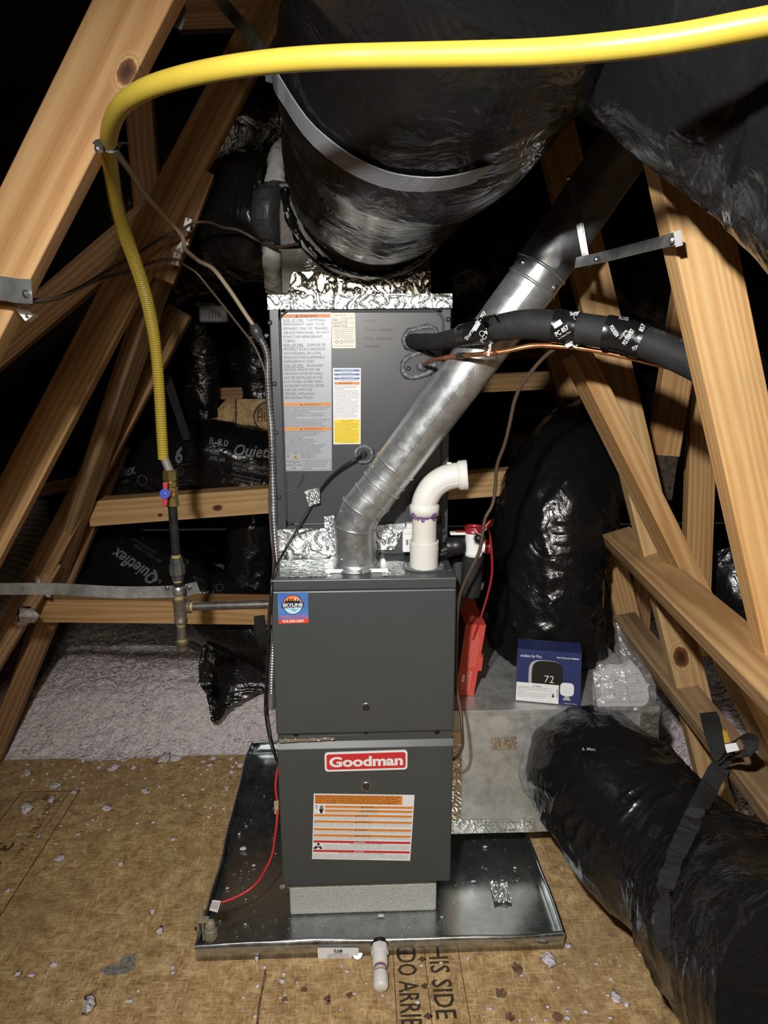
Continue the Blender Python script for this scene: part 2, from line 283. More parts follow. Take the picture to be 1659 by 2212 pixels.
# ------------------------------------------------------------------ mesh builder
class MB:
    def __init__(s): s.v = []; s.f = []; s.sm = []
    def add(s, vs, fs, smooth=False):
        n = len(s.v); s.v.extend([tuple(map(float, p)) for p in vs]); s.f.extend([tuple(i+n for i in f) for f in fs]); s.sm.extend([smooth]*len(fs)); return s
    def box(s, lo, hi, frame=None):
        (x0, y0, z0), (x1, y1, z1) = lo, hi
        vs = [(x0, y0, z0), (x1, y0, z0), (x1, y1, z0), (x0, y1, z0), (x0, y0, z1), (x1, y0, z1), (x1, y1, z1), (x0, y1, z1)]
        if frame is not None: vs = [frame(p) for p in vs]
        return s.add(vs, [(0, 3, 2, 1), (4, 5, 6, 7), (0, 1, 5, 4), (1, 2, 6, 5), (2, 3, 7, 6), (3, 0, 4, 7)])
    def bbox(s, lo, hi, r, frame=None):      # chamfered box
        lo = V3(lo); hi = V3(hi); bm = bmesh.new()
        bmesh.ops.create_cube(bm, size=1.0)
        for v in bm.verts: v.co = Vector((lo+(hi-lo)*(V3(v.co)+.5)))
        bmesh.ops.bevel(bm, geom=list(bm.edges), offset=r, segments=2, affect='EDGES', profile=.5)
        bm.verts.index_update(); vs = [tuple(v.co) for v in bm.verts]
        if frame is not None: vs = [frame(p) for p in vs]
        fs = [tuple(v.index for v in f.verts) for f in bm.faces]; bm.free()
        return s.add(vs, fs)
    def lathe(s, A, B, prof, n=28, caps=True, smooth=True):   # prof: (t along metres from A, radius)
        A = V3(A); ax = unit(V3(B)-A); h = V3((0, 0, 1)) if abs(ax[2]) < .9 else V3((1, 0, 0))
        u = unit(np.cross(h, ax)); w_ = np.cross(ax, u); vs = []; fs = []
        for (t, r) in prof:
            for k in range(n):
                a = 2*math.pi*k/n; vs.append(A+ax*t+(u*math.cos(a)+w_*math.sin(a))*r)
        for i in range(len(prof)-1):
            for k in range(n):
                k2 = (k+1) % n; fs.append((i*n+k, i*n+k2, (i+1)*n+k2, (i+1)*n+k))
        s.add(vs, fs, smooth)
        if caps: s.add(vs[:n], [tuple(range(n))[::-1]]); s.add(vs[-n:], [tuple(range(n))])
        return s
    def cyl(s, A, B, r, r2=None, n=24, smooth=True, caps=True):
        A = V3(A); B = V3(B); L = np.linalg.norm(B-A); r2 = r if r2 is None else r2
        return s.lathe(A, B, [(0, r), (L, r2)], n, caps, smooth)
    def hexa(s, A, B, r, n=6): return s.cyl(A, B, r, n=n, smooth=False)
    def prism(s, pts, d):     # polygon (3D, planar) pushed along vector d
        d = V3(d); n = len(pts); vs = [V3(p) for p in pts]+[V3(p)+d for p in pts]
        return s.add(vs, [tuple(range(n))[::-1], tuple(range(n, 2*n))]+[(k, (k+1) % n, n+(k+1) % n, n+k) for k in range(n)])
    def sphere(s, c, r, n=12, sq=(1, 1, 1)):
        vs = []; fs = []; m = n//2+1
        for i in range(m+1):
            for k in range(n):
                a = math.pi*i/m; b = 2*math.pi*k/n; vs.append((c[0]+r*sq[0]*math.sin(a)*math.cos(b), c[1]+r*sq[1]*math.sin(a)*math.sin(b), c[2]+r*sq[2]*math.cos(a)))
        for i in range(m):
            for k in range(n): fs.append((i*n+k, (i+1)*n+k, (i+1)*n+(k+1) % n, i*n+(k+1) % n))
        return s.add(vs, fs, True)
    def grid(s, G, smooth=True, closed=False):   # G (m,n,3)
        m, n = G.shape[:2]; fs = []
        for i in range(m-1):
            for k in range(n if closed else n-1):
                k2 = (k+1) % n; fs.append((i*n+k, i*n+k2, (i+1)*n+k2, (i+1)*n+k))
        return s.add(G.reshape(-1, 3), fs, smooth)
    def build(s, name, mat, parent=None, origin=None):
        me = bpy.data.meshes.new(name); V = np.array(s.v)
        off = V3(origin) if origin is not None else (V3(parent['_o']) if parent is not None else V3((0, 0, 0)))
        me.from_pydata([tuple(p) for p in (V-off)], [], s.f); me.update()
        me.polygons.foreach_set('use_smooth', s.sm)
        me.materials.append(mat)
        o = bpy.data.objects.new(name, me); COL.objects.link(o)
        if parent is not None: o.parent = parent
        elif origin is not None: o.location = tuple(off)
        o['_o'] = [float(x) for x in off]
        return o

def tag(o, label=None, cat=None, group=None, kind=None):
    if label: o['label'] = label
    if cat: o['category'] = cat
    if group: o['group'] = group
    if kind: o['kind'] = kind
    return o
def thing(name, label, cat, loc=(0, 0, 0), group=None):
    o = bpy.data.objects.new(name, None); COL.objects.link(o); o.location = tuple(map(float, loc)); o.empty_display_size = .05
    o['_o'] = [float(x) for x in loc]
    return tag(o, label, cat, group)
def plabel(o, label): o['label'] = label; return o

# ------------------------------------------------------------------ curves and tubes
def catmull(P, n):
    P = [V3(p) for p in P]; P = [2*P[0]-P[1]]+P+[2*P[-1]-P[-2]]; m = len(P)-3; out = []
    dense = []
    for i in range(m):
        p0, p1, p2, p3 = P[i:i+4]
        for t in np.linspace(0, 1, 40, endpoint=(i == m-1)):
            dense.append(.5*((2*p1)+(-p0+p2)*t+(2*p0-5*p1+4*p2-p3)*t*t+(-p0+3*p1-3*p2+p3)*t**3))
    D = np.array(dense); seg = np.concatenate([[0], np.cumsum(np.linalg.norm(np.diff(D[:, :3], axis=0), axis=1))])
    tt = np.linspace(0, seg[-1], n)
    return np.stack([np.interp(tt, seg, D[:, k]) for k in range(D.shape[1])], 1), tt
class Tube:
    def __init__(s, path, rad, nring=60, nseg=20, disp=None, up=(0, 0, 1), smooth_rad=True):
        if np.isscalar(rad): rad = [rad]*len(path)
        C, tt = catmull([list(p)+[r] for p, r in zip(path, rad)], nring)
        s.C = C[:, :3]; s.R = C[:, 3]; s.t = tt; s.nr, s.ns = nring, nseg
        T = np.gradient(s.C, axis=0); T /= np.linalg.norm(T, axis=1)[:, None]
        u = V3(up); u = V3((1, 0, 0)) if abs(u@T[0]) > .98 else u; u = unit(u-T[0]*(u@T[0])); U = []
        for i in range(nring):
            u = unit(u-T[i]*(u@T[i])); U.append(u)
        U = np.array(U); W = np.cross(T, U); s.T, s.U, s.W = T, U, W
        th = np.linspace(0, 2*np.pi, nseg, endpoint=False); s.th = th
        D = U[:, None]*np.cos(th)[None, :, None]+W[:, None]*np.sin(th)[None, :, None]; s.D = D
        r = np.repeat(s.R[:, None], nseg, 1)
        if disp is not None: r = r+disp(np.repeat(tt[:, None], nseg, 1), np.repeat(th[None], nring, 0), r)
        s.r = r; s.G = s.C[:, None]+D*r[..., None]
    def mb(s, caps=True):
        m = MB(); m.grid(s.G, True, True)
        if caps:
            m.add(s.G[0], [tuple(range(s.ns))[::-1]]); m.add(s.G[-1], [tuple(range(s.ns))])
        return m
    def bvh(s):
        m = MB().grid(s.G, True, True); return BVHTree.FromPolygons([tuple(p) for p in m.v], m.f)
def wire(path, r, n=None, seg=8):
    L = sum(np.linalg.norm(V3(a)-V3(b)) for a, b in zip(path[:-1], path[1:]))
    return Tube(path, r, n or max(12, int(L/.012)), seg)
def film(amp, fs, ft, seed=0., bell=0., fine=1.):
    def f(t, th, r):
        q = np.stack([t*fs+seed, np.cos(th)*ft+seed*1.7, np.sin(th)*ft-seed], -1)
        wq = np.stack([perlin(q*.8+9.1), perlin(q*.8+31.7), perlin(q*.8+57.)], -1)*.7
        a = perlin(q*.55+3.)*1.0
        b = ridge(q*np.array([1.3, .8, .8])+wq*.6, 2.5)*.50
        k = np.clip(perlin(q*.8+90.)*1.8+.45, 0, 1)
        c = ridge(q*np.array([2.3, 1.2, 1.2])+wq*.9+20., 4.)*.50*fine*k
        k2 = np.clip(perlin(q*1.1+130.)*2.2+.1, 0, 1)
        d = ridge(q*np.array([4.6, 2.2, 2.2])+wq*1.5+40., 5.)*.30*fine*k2
        e = 0
        if bell: e = bell*np.sin(t*2*np.pi/.055+2.2*perlin(q*1.3+70.))*.5
        return amp*(a+b+c+d-.8+e)
    return f

def hit(bvh, px, py, off=.004, fallback=None):
    d = ray(px, py); loc, n, i, dist = bvh.ray_cast(Vector(CAM), Vector(unit(d)))
    if loc is None: return None if fallback is None else at(px, py, fallback)
    n = V3(n)
    if n@d > 0: n = -n
    return V3(loc)+n*off
def ribbon(P, Nn, w_, th=.002):      # strap: centre points, outward normals, width
    P = np.array(P); m = MB(); T = np.gradient(P, axis=0); T /= np.linalg.norm(T, axis=1)[:, None]
    n = len(P); G = np.zeros((n, 4, 3))
    for i in range(n):
        nn = unit(V3(Nn[i])-T[i]*(V3(Nn[i])@T[i])); b = np.cross(T[i], nn); ww = (w_ if np.isscalar(w_) else w_[i])/2
        G[i] = [P[i]-b*ww, P[i]+b*ww, P[i]+b*ww+nn*th, P[i]-b*ww+nn*th]
    m.grid(G, False, True); m.add(G[0], [(0, 1, 2, 3)]); m.add(G[-1], [(3, 2, 1, 0)])
    return m

# ------------------------------------------------------------------ lettering
_tc = {}
def glyphs(txt, bold=0., res=2, shear=0.):
    k = (txt, bold, res, shear)
    if k in _tc: return _tc[k]
    cu = bpy.data.curves.new('t', 'FONT'); cu.body = txt; cu.resolution_u = res; cu.offset = bold; cu.size = 1; cu.fill_mode = 'FRONT'; cu.shear = shear
    o = bpy.data.objects.new('t', cu); me = o.to_mesh()
    V = np.array([v.co[:2] for v in me.vertices]).reshape(-1, 2); F = [tuple(p.vertices) for p in me.polygons]
    o.to_mesh_clear(); bpy.data.objects.remove(o); bpy.data.curves.remove(cu)
    if len(V): x0, x1 = V[:, 0].min(), V[:, 0].max()
    else: x0 = x1 = 0
    _tc[k] = (V, F, x0, x1); return _tc[k]
def put_text(m, txt, fn, x, y, h, width=None, align='l', bold=0., maxw=None, res=2, shear=0.):
    """lays txt on the surface fn(u,v)->point; x,y baseline; h capital height; width squeezes the line"""
    V, F, x0, x1 = glyphs(txt, bold, res, shear)
    if not len(V): return
    sy = h/.70; sx = sy
    if width: sx = width/max(x1-x0, 1e-6)
    elif maxw and (x1-x0)*sx > maxw: sx = maxw/(x1-x0)
    wd = (x1-x0)*sx; ox = x-(wd/2 if align == 'c' else wd if align == 'r' else 0)
    m.add([fn(ox+(p[0]-x0)*sx, y+p[1]*sy) for p in V], F)
def quad_fn(TL, TR, BR, BL, W_, H_, off=None):
    """u right 0..W_, v down 0..H_ (given negative y for lettering) -> bilinear point"""
    TL, TR, BR, BL = map(V3, (TL, TR, BR, BL)); nrm = unit(np.cross(TR-TL, BL-TL))*-1
    if nrm[1] > 0 and off is None and abs(nrm[1]) > .2: nrm = -nrm
    def mk(o):
        def fn(u, y):
            a, b = u/W_, -y/H_
            return TL*(1-a)*(1-b)+TR*a*(1-b)+BR*a*b+BL*(1-a)*b+nrm*o
        return fn
    return mk, nrm
class Sheet:
    """printed label lying on a surface: u to the right, v downwards, in label units"""
    def __init__(s, q, W_, H_, nrm=None):
        s.q = [V3(p) for p in q]; s.W, s.H = W_, H_
        n = unit(np.cross(s.q[1]-s.q[0], s.q[3]-s.q[0]))
        if n@(CAM-s.q[0]) < 0: n = -n
        s.n = n
    def p(s, u, v, o=0.):
        a, b = u/s.W, v/s.H; q = s.q
        return q[0]*(1-a)*(1-b)+q[1]*a*(1-b)+q[2]*a*b+q[3]*(1-a)*b+s.n*o
    def rect(s, m, u0, v0, u1, v1, o, r=0.):
        if r <= 0: pts = [(u0, v0), (u1, v0), (u1, v1), (u0, v1)]
        else:
            pts = []
            for cx, cy, a0 in ((u1-r, v0+r, -90), (u1-r, v1-r, 0), (u0+r, v1-r, 90), (u0+r, v0+r, 180)):
                for k in range(7): a = math.radians(a0+15*k); pts.append((cx+r*math.cos(a), cy+r*math.sin(a)))
        m.add([s.p(u, v, o) for u, v in pts], [tuple(range(len(pts)))])
    def slab(s, m, u0, v0, u1, v1, o0, o1, r=0.):
        a = MB(); s.rect(a, u0, v0, u1, v1, o0, r); m.prism(a.v, s.n*(o1-o0))
    def poly(s, m, pts, o): m.add([s.p(u, v, o) for u, v in pts], [tuple(range(len(pts)))])
    def text(s, m, txt, u, v, h, o, **k): put_text(m, txt, lambda x, y: s.p(x, -y, o), u, -v, h, **k)
def circ(cx, cy, r, n=28, a0=0, a1=360): return [(cx+r*math.cos(math.radians(a0+(a1-a0)*k/n)), cy+r*math.sin(math.radians(a0+(a1-a0)*k/n))) for k in range(n+(0 if a1-a0 == 360 else 1))]
def ringpoly(s, m, cx, cy, r0, r1, o, n=28):
    a = circ(cx, cy, r1, n); b = circ(cx, cy, r0, n)
    for k in range(n): s.poly(m, [a[k], a[(k+1) % n], b[(k+1) % n], b[k]], o)

def crumple(fn, nu, nv, amp, sc, seed=0., edge=.6):
    """crinkled sheet: fn(a,b)->(point, normal)"""
    G = np.zeros((nu, nv, 3)); A, B = np.meshgrid(np.linspace(0, 1, nu), np.linspace(0, 1, nv), indexing='ij')
    P = np.zeros((nu, nv, 3)); Nn = np.zeros((nu, nv, 3))
    for i in range(nu):
        for k in range(nv): P[i, k], Nn[i, k] = fn(A[i, k], B[i, k])
    q = P*sc+seed; wq = np.stack([perlin(q+5.), perlin(q+25.), perlin(q+45.)], -1)*.6
    d = ridge(q+wq, 5.)*1.+ridge(q*np.array([2.1, 2.1, 1.5])+wq*1.6+11., 7.)*.55+perlin(q*.45)*.7
    d = d-d.min()
    return P+Nn*(d*amp)[..., None]
def foil_patch(name, q, parent, amp=.0025, sc=70., off=.0015, cell=.004, seed=0., mat=None, jag=.0):
    q = [V3(p) for p in q]; n = unit(np.cross(q[1]-q[0], q[3]-q[0]))
    if n@(CAM-q[0]) < 0: n = -n
    Lu = np.linalg.norm(q[1]-q[0]); Lv = np.linalg.norm(q[3]-q[0])
    def fn(a, b):
        j = 0
        if jag: j = jag*(perlin(np.array([[a*Lu*40+seed, b*3., seed]]))[0])*(1 if b > .5 else -1)*(abs(b-.5)*2)
        return q[0]*(1-a)*(1-b)+q[1]*a*(1-b)+q[2]*a*b+q[3]*(1-a)*b+unit(q[3]-q[0])*j+n*off, n
    G = crumple(fn, max(4, int(Lu/cell)), max(4, int(Lv/cell)), amp, sc, seed)
    return MB().grid(G, False).build(name, mat or FOIL, parent)
def screw(m, c, n, r=.005, h=.003):
    c = V3(c); n = unit(n); m.lathe(c-n*.001, c+n, [(0, r*1.5), (.0018, r*1.5), (.0019, r), (h, r*.9), (h+.001, r*.55)], 10)
def screws(parent, mat, L_, name='screw'):
    for (c, n, r, h) in L_:
        m = MB(); screw(m, c, n, r, h); m.build(name, mat, parent)
#@@PART2
# ================================================================== SETTING
def struct(o): o['kind'] = 'structure'; return o
FLX0, FLX1, FLY0, FLY1 = -1.75, 2.1, -2.6, .83
fl = MB(); fl.box((FLX0, FLY0, -.02), (FLX1, FLY1, 0)); floor = struct(fl.build('floor', DECK))
def ink(name, lines, fn, mat, rects=()):
    m = MB()
    for (t, u, v, h, kw) in lines: put_text(m, t, fn, u, v, h, **kw)
    for q in rects: m.add(q, [tuple(range(len(q)))])
    o = m.build(name, mat, floor); return o
# stencil read from the right hand side: baseline runs towards the camera
a = atz(947, 2046, 0); b = atz(960, 2205, 0); stn = (b-a)[1]
def floor_fn(px, py): 
    o = atz(px, py, .0006)
    return lambda u, y: np.array([o[0]+y, o[1]-u, .0006])
ink('stencil', [('THIS SIDE UP', 0, 0, .048, dict(width=.315, bold=.012))], floor_fn(922, 2024), INK)
ink('stencil', [('LADO ARRIBA', 0, 0, .048, dict(width=.29, bold=.012))], floor_fn(855, 2022), INK)
lines = []
f1 = atz(868, 2020, .0005); f2 = atz(932, 2020, .0005)
for px in (848, 916, 990):
    p = atz(px, 2060, .0005); lines.append([(p[0], p[1]+.05, .0005), (p[0]+.002, p[1]+.05, .0005), (p[0]+.002, p[1]-.45, .0005), (p[0], p[1]-.45, .0005)])
for px, py in ((912, 2072), (925, 2195), (918, 2130)):
    p = atz(px, py, .0005); lines.append([(p[0]-.012, p[1], .0005), (p[0], p[1]-.009, .0005), (p[0]+.012, p[1], .0005), (p[0], p[1]+.009, .0005)])
ink('stencil_rule', [], None, INKF, lines)
A = atz(172, 1708, .0005); B = atz(8, 1966, .0005); Cc = atz(82, 1711, .0005); ax = unit(B-A); up = np.array([-ax[1], ax[0], 0]);
if up[0] < 0: up = -up
def gfn(off): return lambda u, y: A+ax*u+up*(y-off)
def strip(p, q, w_=.0035):
    d = unit(q-p); n = np.array([-d[1], d[0], 0])*w_/2; return [p+n, p-n, q-n, q+n]
ink('grade_stamp', [('7OpR STRN  24oc', .04, 0, .020, dict(width=.30)), ], gfn(.075), INKF)
ink('grade_stamp', [('3.5.D', .26, 0, .052, dict(width=.24, bold=.01))], gfn(.15), INKF)
ink('stamp_frame', [], None, INKF, [strip(A, A+ax*.62), strip(A-up*.2, A-up*.2+ax*.62), strip(A, A-up*.2), strip(A-up*.035+ax*.0, A-up*.035+ax*.25, .002)])
# dried drip line and paint smudges are stains of the deck itself
def blot(px, py, r, seed, sx=1., sy=1., z=.0004):
    c = atz(px, py, z); m = MB(); n = 22
    pts = [(c[0]+sx*r*math.cos(t)*(1+.45*perlin(np.array([[math.cos(t)*1.5+seed, math.sin(t)*1.5, seed]]))[0]), c[1]+sy*r*math.sin(t)*(1+.45*perlin(np.array([[math.cos(t)*1.5+seed, math.sin(t)*1.5, seed+4]]))[0]), z) for t in np.linspace(0, 2*math.pi, n, endpoint=False)]
    m.add(pts, [tuple(range(n))]); return m
STAIN = plain('deck_stain', (.185, .105, .06), .7, 0, .25, .5, 60.); BLUEST = plain('deck_blue_stain', (.22, .205, .175), .7, 0, .2, .5, 90.)
for (px, py, r, sx, sy) in ((657, 2137, .0085, 1, 1), (708, 2157, .009, 1, 1), (756, 2149, .008, 1, 1), (615, 2160, .008, 1, 1), (1082, 2145, .016, .8, 1), (1118, 2092, .018, .7, 1.1), (1205, 2196, .012, 1, 1), (1102, 2196, .012, 1, 1), (710, 2166, .006, 1, 1)):
    blot(px, py, r, px*.37, sx, sy).build('stain', STAIN, floor)
blot(275, 2080, .026, 3.1, .8, 1.2).build('stain', BLUEST, floor); blot(250, 2095, .03, 8.1, 1.2, .5, .0008).build('stain', BLUEST, floor)
P = [atz(px, py, .0004) for px, py in ((574, 2085), (572, 2110), (566, 2140), (560, 2170), (556, 2212), (550, 2240))]
m = MB()
for i in range(len(P)-1): m.add(strip(P[i], P[i+1], .006), [(0, 1, 2, 3)])
m.build('stain', STAIN, floor)

# attic shell: roof deck on both slopes, gable end far behind, ceiling plane below the fluff
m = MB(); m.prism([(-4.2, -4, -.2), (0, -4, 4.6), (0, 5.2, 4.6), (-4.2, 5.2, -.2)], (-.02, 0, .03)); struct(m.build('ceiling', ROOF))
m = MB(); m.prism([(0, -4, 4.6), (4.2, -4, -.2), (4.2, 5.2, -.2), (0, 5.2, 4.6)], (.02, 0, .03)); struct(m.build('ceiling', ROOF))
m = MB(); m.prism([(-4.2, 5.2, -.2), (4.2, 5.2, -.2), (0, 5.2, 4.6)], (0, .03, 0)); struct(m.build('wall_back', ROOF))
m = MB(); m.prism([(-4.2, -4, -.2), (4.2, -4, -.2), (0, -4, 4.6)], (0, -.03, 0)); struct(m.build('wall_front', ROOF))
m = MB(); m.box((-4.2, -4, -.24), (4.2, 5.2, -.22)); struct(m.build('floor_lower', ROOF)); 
bpy.data.objects['floor_lower'].name = 'trim_1'

def tuft_mesh(seed, r, n=8):
    G = np.zeros((7, 10, 3)); rs = np.random.RandomState(seed)
    m = MB(); m.sphere((0, 0, 0), 1., n)
    V = np.array(m.v); d = 1+.75*perlin(V*1.7+seed*3.1)+.35*perlin(V*4+seed)
    V = V*d[:, None]*np.array([r*rs.uniform(.7, 1.3), r*rs.uniform(.6, 1.1), r*.38]); V[:, 2] -= V[:, 2].min()
    m.v = [tuple(p) for p in V]; return m
# blown fibre insulation behind the deck
def fluff_field(name, x0, x1, y0, y1, hf, label, cell=.0085, clumps=1500):
    nx, ny = int((x1-x0)/cell), int((y1-y0)/cell)
    X, Y = np.meshgrid(np.linspace(x0, x1, nx), np.linspace(y0, y1, ny))
    Pn = np.stack([X, Y, X*0], -1)
    wp = Pn+.02*np.stack([perlin(Pn*22), perlin(Pn*22+40), X*0], -1)
    H = hf(X, Y)+.030*fbm(Pn*3.1, 2)+.018*np.abs(perlin(wp*13))+.013*np.abs(perlin(wp*29+5))+.008*np.abs(perlin(wp*61+9))+.004*perlin(Pn*110)
    G = np.stack([X+.008*perlin(Pn*35+3), Y+.008*perlin(Pn*35+9), H], -1)
    m = MB(); m.grid(G, True); o = m.build(name, FLUFF); o['kind'] = 'stuff'
    tag(o, label, 'insulation'); 
    m = MB(); base = [tuft_mesh(200+k, 1., 6).v for k in range(10)]; bf = tuft_mesh(200, 1., 6).f; rs = np.random.RandomState(nx)
    for i in range(clumps):
        a = rs.randint(0, ny-1); b_ = rs.randint(0, nx-1); p = G[a, b_]
        if abs(p[0]) > 2.2 or p[1] > 2.0: continue
        r = .004+abs(rs.normal(0, .0045)); t = rs.uniform(0, 6.3); ca, sa = math.cos(t), math.sin(t); V = np.array(base[i % 10])*r
        m.add(np.stack([V[:, 0]*ca-V[:, 1]*sa+p[0], V[:, 0]*sa+V[:, 1]*ca+p[1], V[:, 2]*1.3+p[2]-.42*r], 1), bf, True)
    c = m.build('fluff_clumps', FLUFF, o); c['kind'] = 'stuff'; return G
def hl(X, Y):
    s = np.clip((Y-.80)/.30, 0, 1); return -.03+.19*s*s*(3-2*s)+.06*np.clip((Y-1.1)/.8, 0, 1)
fluff_field('blown_insulation', -2.6, .3, .80, 2.6, hl, 'pinkish white loose blown insulation heaped behind the deck, left of the furnace')
def hr(X, Y):
    s = np.clip((X-1.02)/.25, 0, 1); return -.04+.13*s*s*(3-2*s)
fluff_field('blown_insulation', .98, 2.5, .1, 2.6, hr, 'pinkish white loose blown insulation low between the right hand timbers', .012, 500)

# scraps of insulation on the deck
pos = [(160, 1715, .015), (120, 1700, .02), (230, 1748, .017), (60, 1750, .026), (112, 1730, .016), (312, 1712, .016), (130, 1858, .014), (262, 1868, .012), (170, 1805, .010), (330, 1972, .012), (345, 2015, .012), (193, 2178, .020), (250, 1660, .018), (355, 1645, .03), (380, 1642, .022), (460, 1640, .016), (520, 1655, .014), (60, 1675, .016), (455, 1655, .012), (555, 2080-7, .009), (571, 2092, .007), (1185, 2078, .018), (1228, 2046, .009), (1330, 2158, .014), (1352, 2172, .008), (240, 1665, .015), (290, 1660, .013), (180, 1640, .013), (18, 1925, .008), (85, 1808, .008), (500, 1640, .011), (512, 1650, .011), (440, 1648, .011), (1470, 2090, .012), (1562, 2188, .012), (1010, 2072, .005), (40, 2106, .010), (215, 1660, .011)]
OWN = {(193, 2178): 'largest pale fluff scrap near the bottom left corner of the deck', (60, 1750): 'wide pale fluff clump lying over the printed frame at far left', (1185, 2078): 'pale fluff scrap on the deck below the right front of the drain pan', (1228, 2046): 'tiny fluff scrap touching the right front corner of the drain pan', (1330, 2158): 'pale scrap midway between the right stencil and the lower black duct', (1470, 2090): 'pale scrap close beside the lower black duct, upper one', (1562, 2188): 'pale scrap close beside the lower black duct, at the bottom edge', (345, 2015): 'pale fluff scrap left of the float switch', (330, 1972): 'upright crumb of fluff a little left and above the float switch', (312, 1712): 'pale fluff scrap alone on the deck between printed frame and pan', (571, 2092): 'small pale scrap just in front of the pan label', (355, 1645): 'broad fluff scrap at the foot of the heaped insulation, midway', (40, 2106): 'small fluff scrap at the left edge near the bottom', (18, 1925): 'small fluff scrap at the left edge beside the printed letters', (1010, 2072): 'tiny scrap on the stencilled letters in front of the pan', (230, 1748): 'taller fluff scrap at the far right end of the printed frame', (130, 1858): 'left one of two fluff scraps on the open deck left of the pan', (262, 1868): 'right one of two fluff scraps on the open deck left of the pan'}
for i, (px, py, r) in enumerate(pos):
    c = atz(px, py, 0.); o = tuft_mesh(i+2, r).build('insulation_tuft', FLUFF); o.location = (c[0], c[1], 0); o.rotation_euler = (0, 0, i*1.3)
    if (px, py) in OWN: tag(o, OWN[(px, py)], 'scrap', 'insulation scraps on the deck')
    else: tag(o, 'one of many small pale fluff scraps strewn near the heaped insulation', 'scrap', 'insulation scraps on the deck')
m = MB()
for i in range(420):
    if i < 300: c = atz(RNG.uniform(30, 560), 1630+abs(RNG.normal(0, 95)), 0.)
    else: c = atz(RNG.uniform(40, 1500), RNG.uniform(2060, 2205), 0.)
    if c[1] > .8: continue
    if -.47 < c[0] < .53 and c[1] > -.13: continue
    r = abs(RNG.normal(0, .0022))+.0012; m.sphere((c[0], c[1], r*.3), r, 5, (RNG.uniform(.6, 2), RNG.uniform(.6, 1.6), .6))
cr = m.build('crumbs', FLUFF); cr['kind'] = 'stuff'; tag(cr, 'fine pale crumbs of insulation dust strewn over the brown deck', 'crumbs')

# ================================================================== TIMBERS
def beam(pA, pB, w_, t, label, mat=WOOD, face=(0, -1, 0), ext=(0, 0), name='timber', flat=False, bev=.0025, ends=None):
    """pA,pB = points on the centre line of the seen face; w_ across, t going back"""
    A, B = V3(pA), V3(pB); x = unit(B-A); A = A-x*ext[0]; B = B+x*ext[1]
    n = V3(face); n = unit(n-x*(n@x)); y = np.cross(n, x); L = np.linalg.norm(B-A)
    m = MB(); m.bbox((0, -w_/2, -t), (L, w_/2, 0), bev); o = m.build(name, mat)
    M_ = Matrix(((x[0], y[0], n[0], A[0]), (x[1], y[1], n[1], A[1]), (x[2], y[2], n[2], A[2]), (0, 0, 0, 1)))
    o.matrix_world = M_; tag(o, label, 'timber'); o['L'] = L
    return o, (A, x, y, n)
def knot_local(pA, pB, ext0, face, px, py, Y):
    A, B = V3(pA), V3(pB); x = unit(B-A); A = A-x*ext0; n = V3(face); n = unit(n-x*(n@x)); y = np.cross(n, x)
    # point on face plane under that pixel
    d = ray(px, py); k = ((A-CAM)@n)/(d@n); p = CAM+d*k; return ((p-A)@x, (p-A)@y)
YT1 = -.47
a, b = at(286, 0, YT1), at(-15, 600, YT1)
k1 = knot_local(a, b, .5, (0, -1, 0), 273, 155, YT1); k2 = knot_local(a, b, .5, (0, -1, 0), 215, 90, YT1)
W1 = wood_mat('pine_front', (.62, .40, .19), (.40, .20, .075), 16., [(k1[0], k1[1], .0105)], stain=.25)
T1, T1f = beam(a, b, .094, .04, 'bright pine rafter at upper left with a dark knot, yellow hose strapped to it', W1, ext=(.5, .7))
a, b = at(588, 0, .38), at(62, 1000, .14)
T2, T2f = beam(a, b, .089, .04, 'long leaning pine timber second from the left, crossed by the brown wires', WOOD, ext=(.35, .75))
beam(at(441, 366, .30), at(352, 605, .27), .052, .05, 'short brown pine block nailed to the edge of the leaning timber, cable staples on it', WOODB, face=(.15, -1, 0), name='timber_scab')
beam(at(330, 590, .335), at(108, 1250, .80), .042, .089, 'thin pine stud leaning beside the long timber, seen on its narrow edge', WOODG, face=(-.15, -1, 0), ext=(0, 1.0))
beam(at(388, 668, .75), at(205, 1010, .72), .080, .04, 'dark brown shaded timber behind the yellow hose, left of the grey plastic box', WOODB, ext=(.0, .5))
beam(at(318, 474, .47), at(0, 745, .50), .092, .04, 'dark brown diagonal brace at left, running down behind the bright rafter', WOODB, ext=(.05, .5))
k1 = knot_local(at(186, 1111, .80), at(1062, 1049, .82), 0, (0, -1, 0), 466, 1098, .8)
WJ = wood_mat('pine_joist', (.58, .39, .19), (.36, .20, .08), 20., [(k1[0], k1[1], .010), (k1[0]+.22, k1[1]+.01, .008), (k1[0]-.2, k1[1]-.01, .006)])
J1, _ = beam(at(190, 1111, .80), at(1062, 1047, .82), .089, .089, 'level pine beam crossing behind the coil cabinet, upper of the two', WJ, ext=(.0, .1))
beam(at(20, 1319, .78), at(640, 1327, .80), .086, .089, 'level pine beam behind the gas pipe tee, lower of the two', WOOD, ext=(.1, .0))
beam(at(20, 1075, 1.15), at(200, 1035, 1.15), .05, .04, 'dim far timber behind the thin pine stud', WOODB, ext=(.5, 0))
beam(at(255, 960, 1.0), at(60, 1440, .85), .070, .04, 'dusty brown timber low at far left, with fluff stuck to it', WOODB, ext=(.0, .55))
beam(at(110, 1210, .72), at(-30, 1440, .55), .075, .04, 'brown timber at the left edge below the metal strap', WOODB, ext=(.0, .2))
YR1 = -.48
R1, R1f = beam(at(1520, 500, YR1), at(1648, 1100, YR1), .094, .045, 'large bright pine timber at the right edge, nearest on that side', wood_mat('pine_right', (.62, .42, .205), (.46, .24, .085), 30., stain=.12), ext=(.32, .95))
a, b = at(1180, 180, .20), at(1544, 1680, .20)
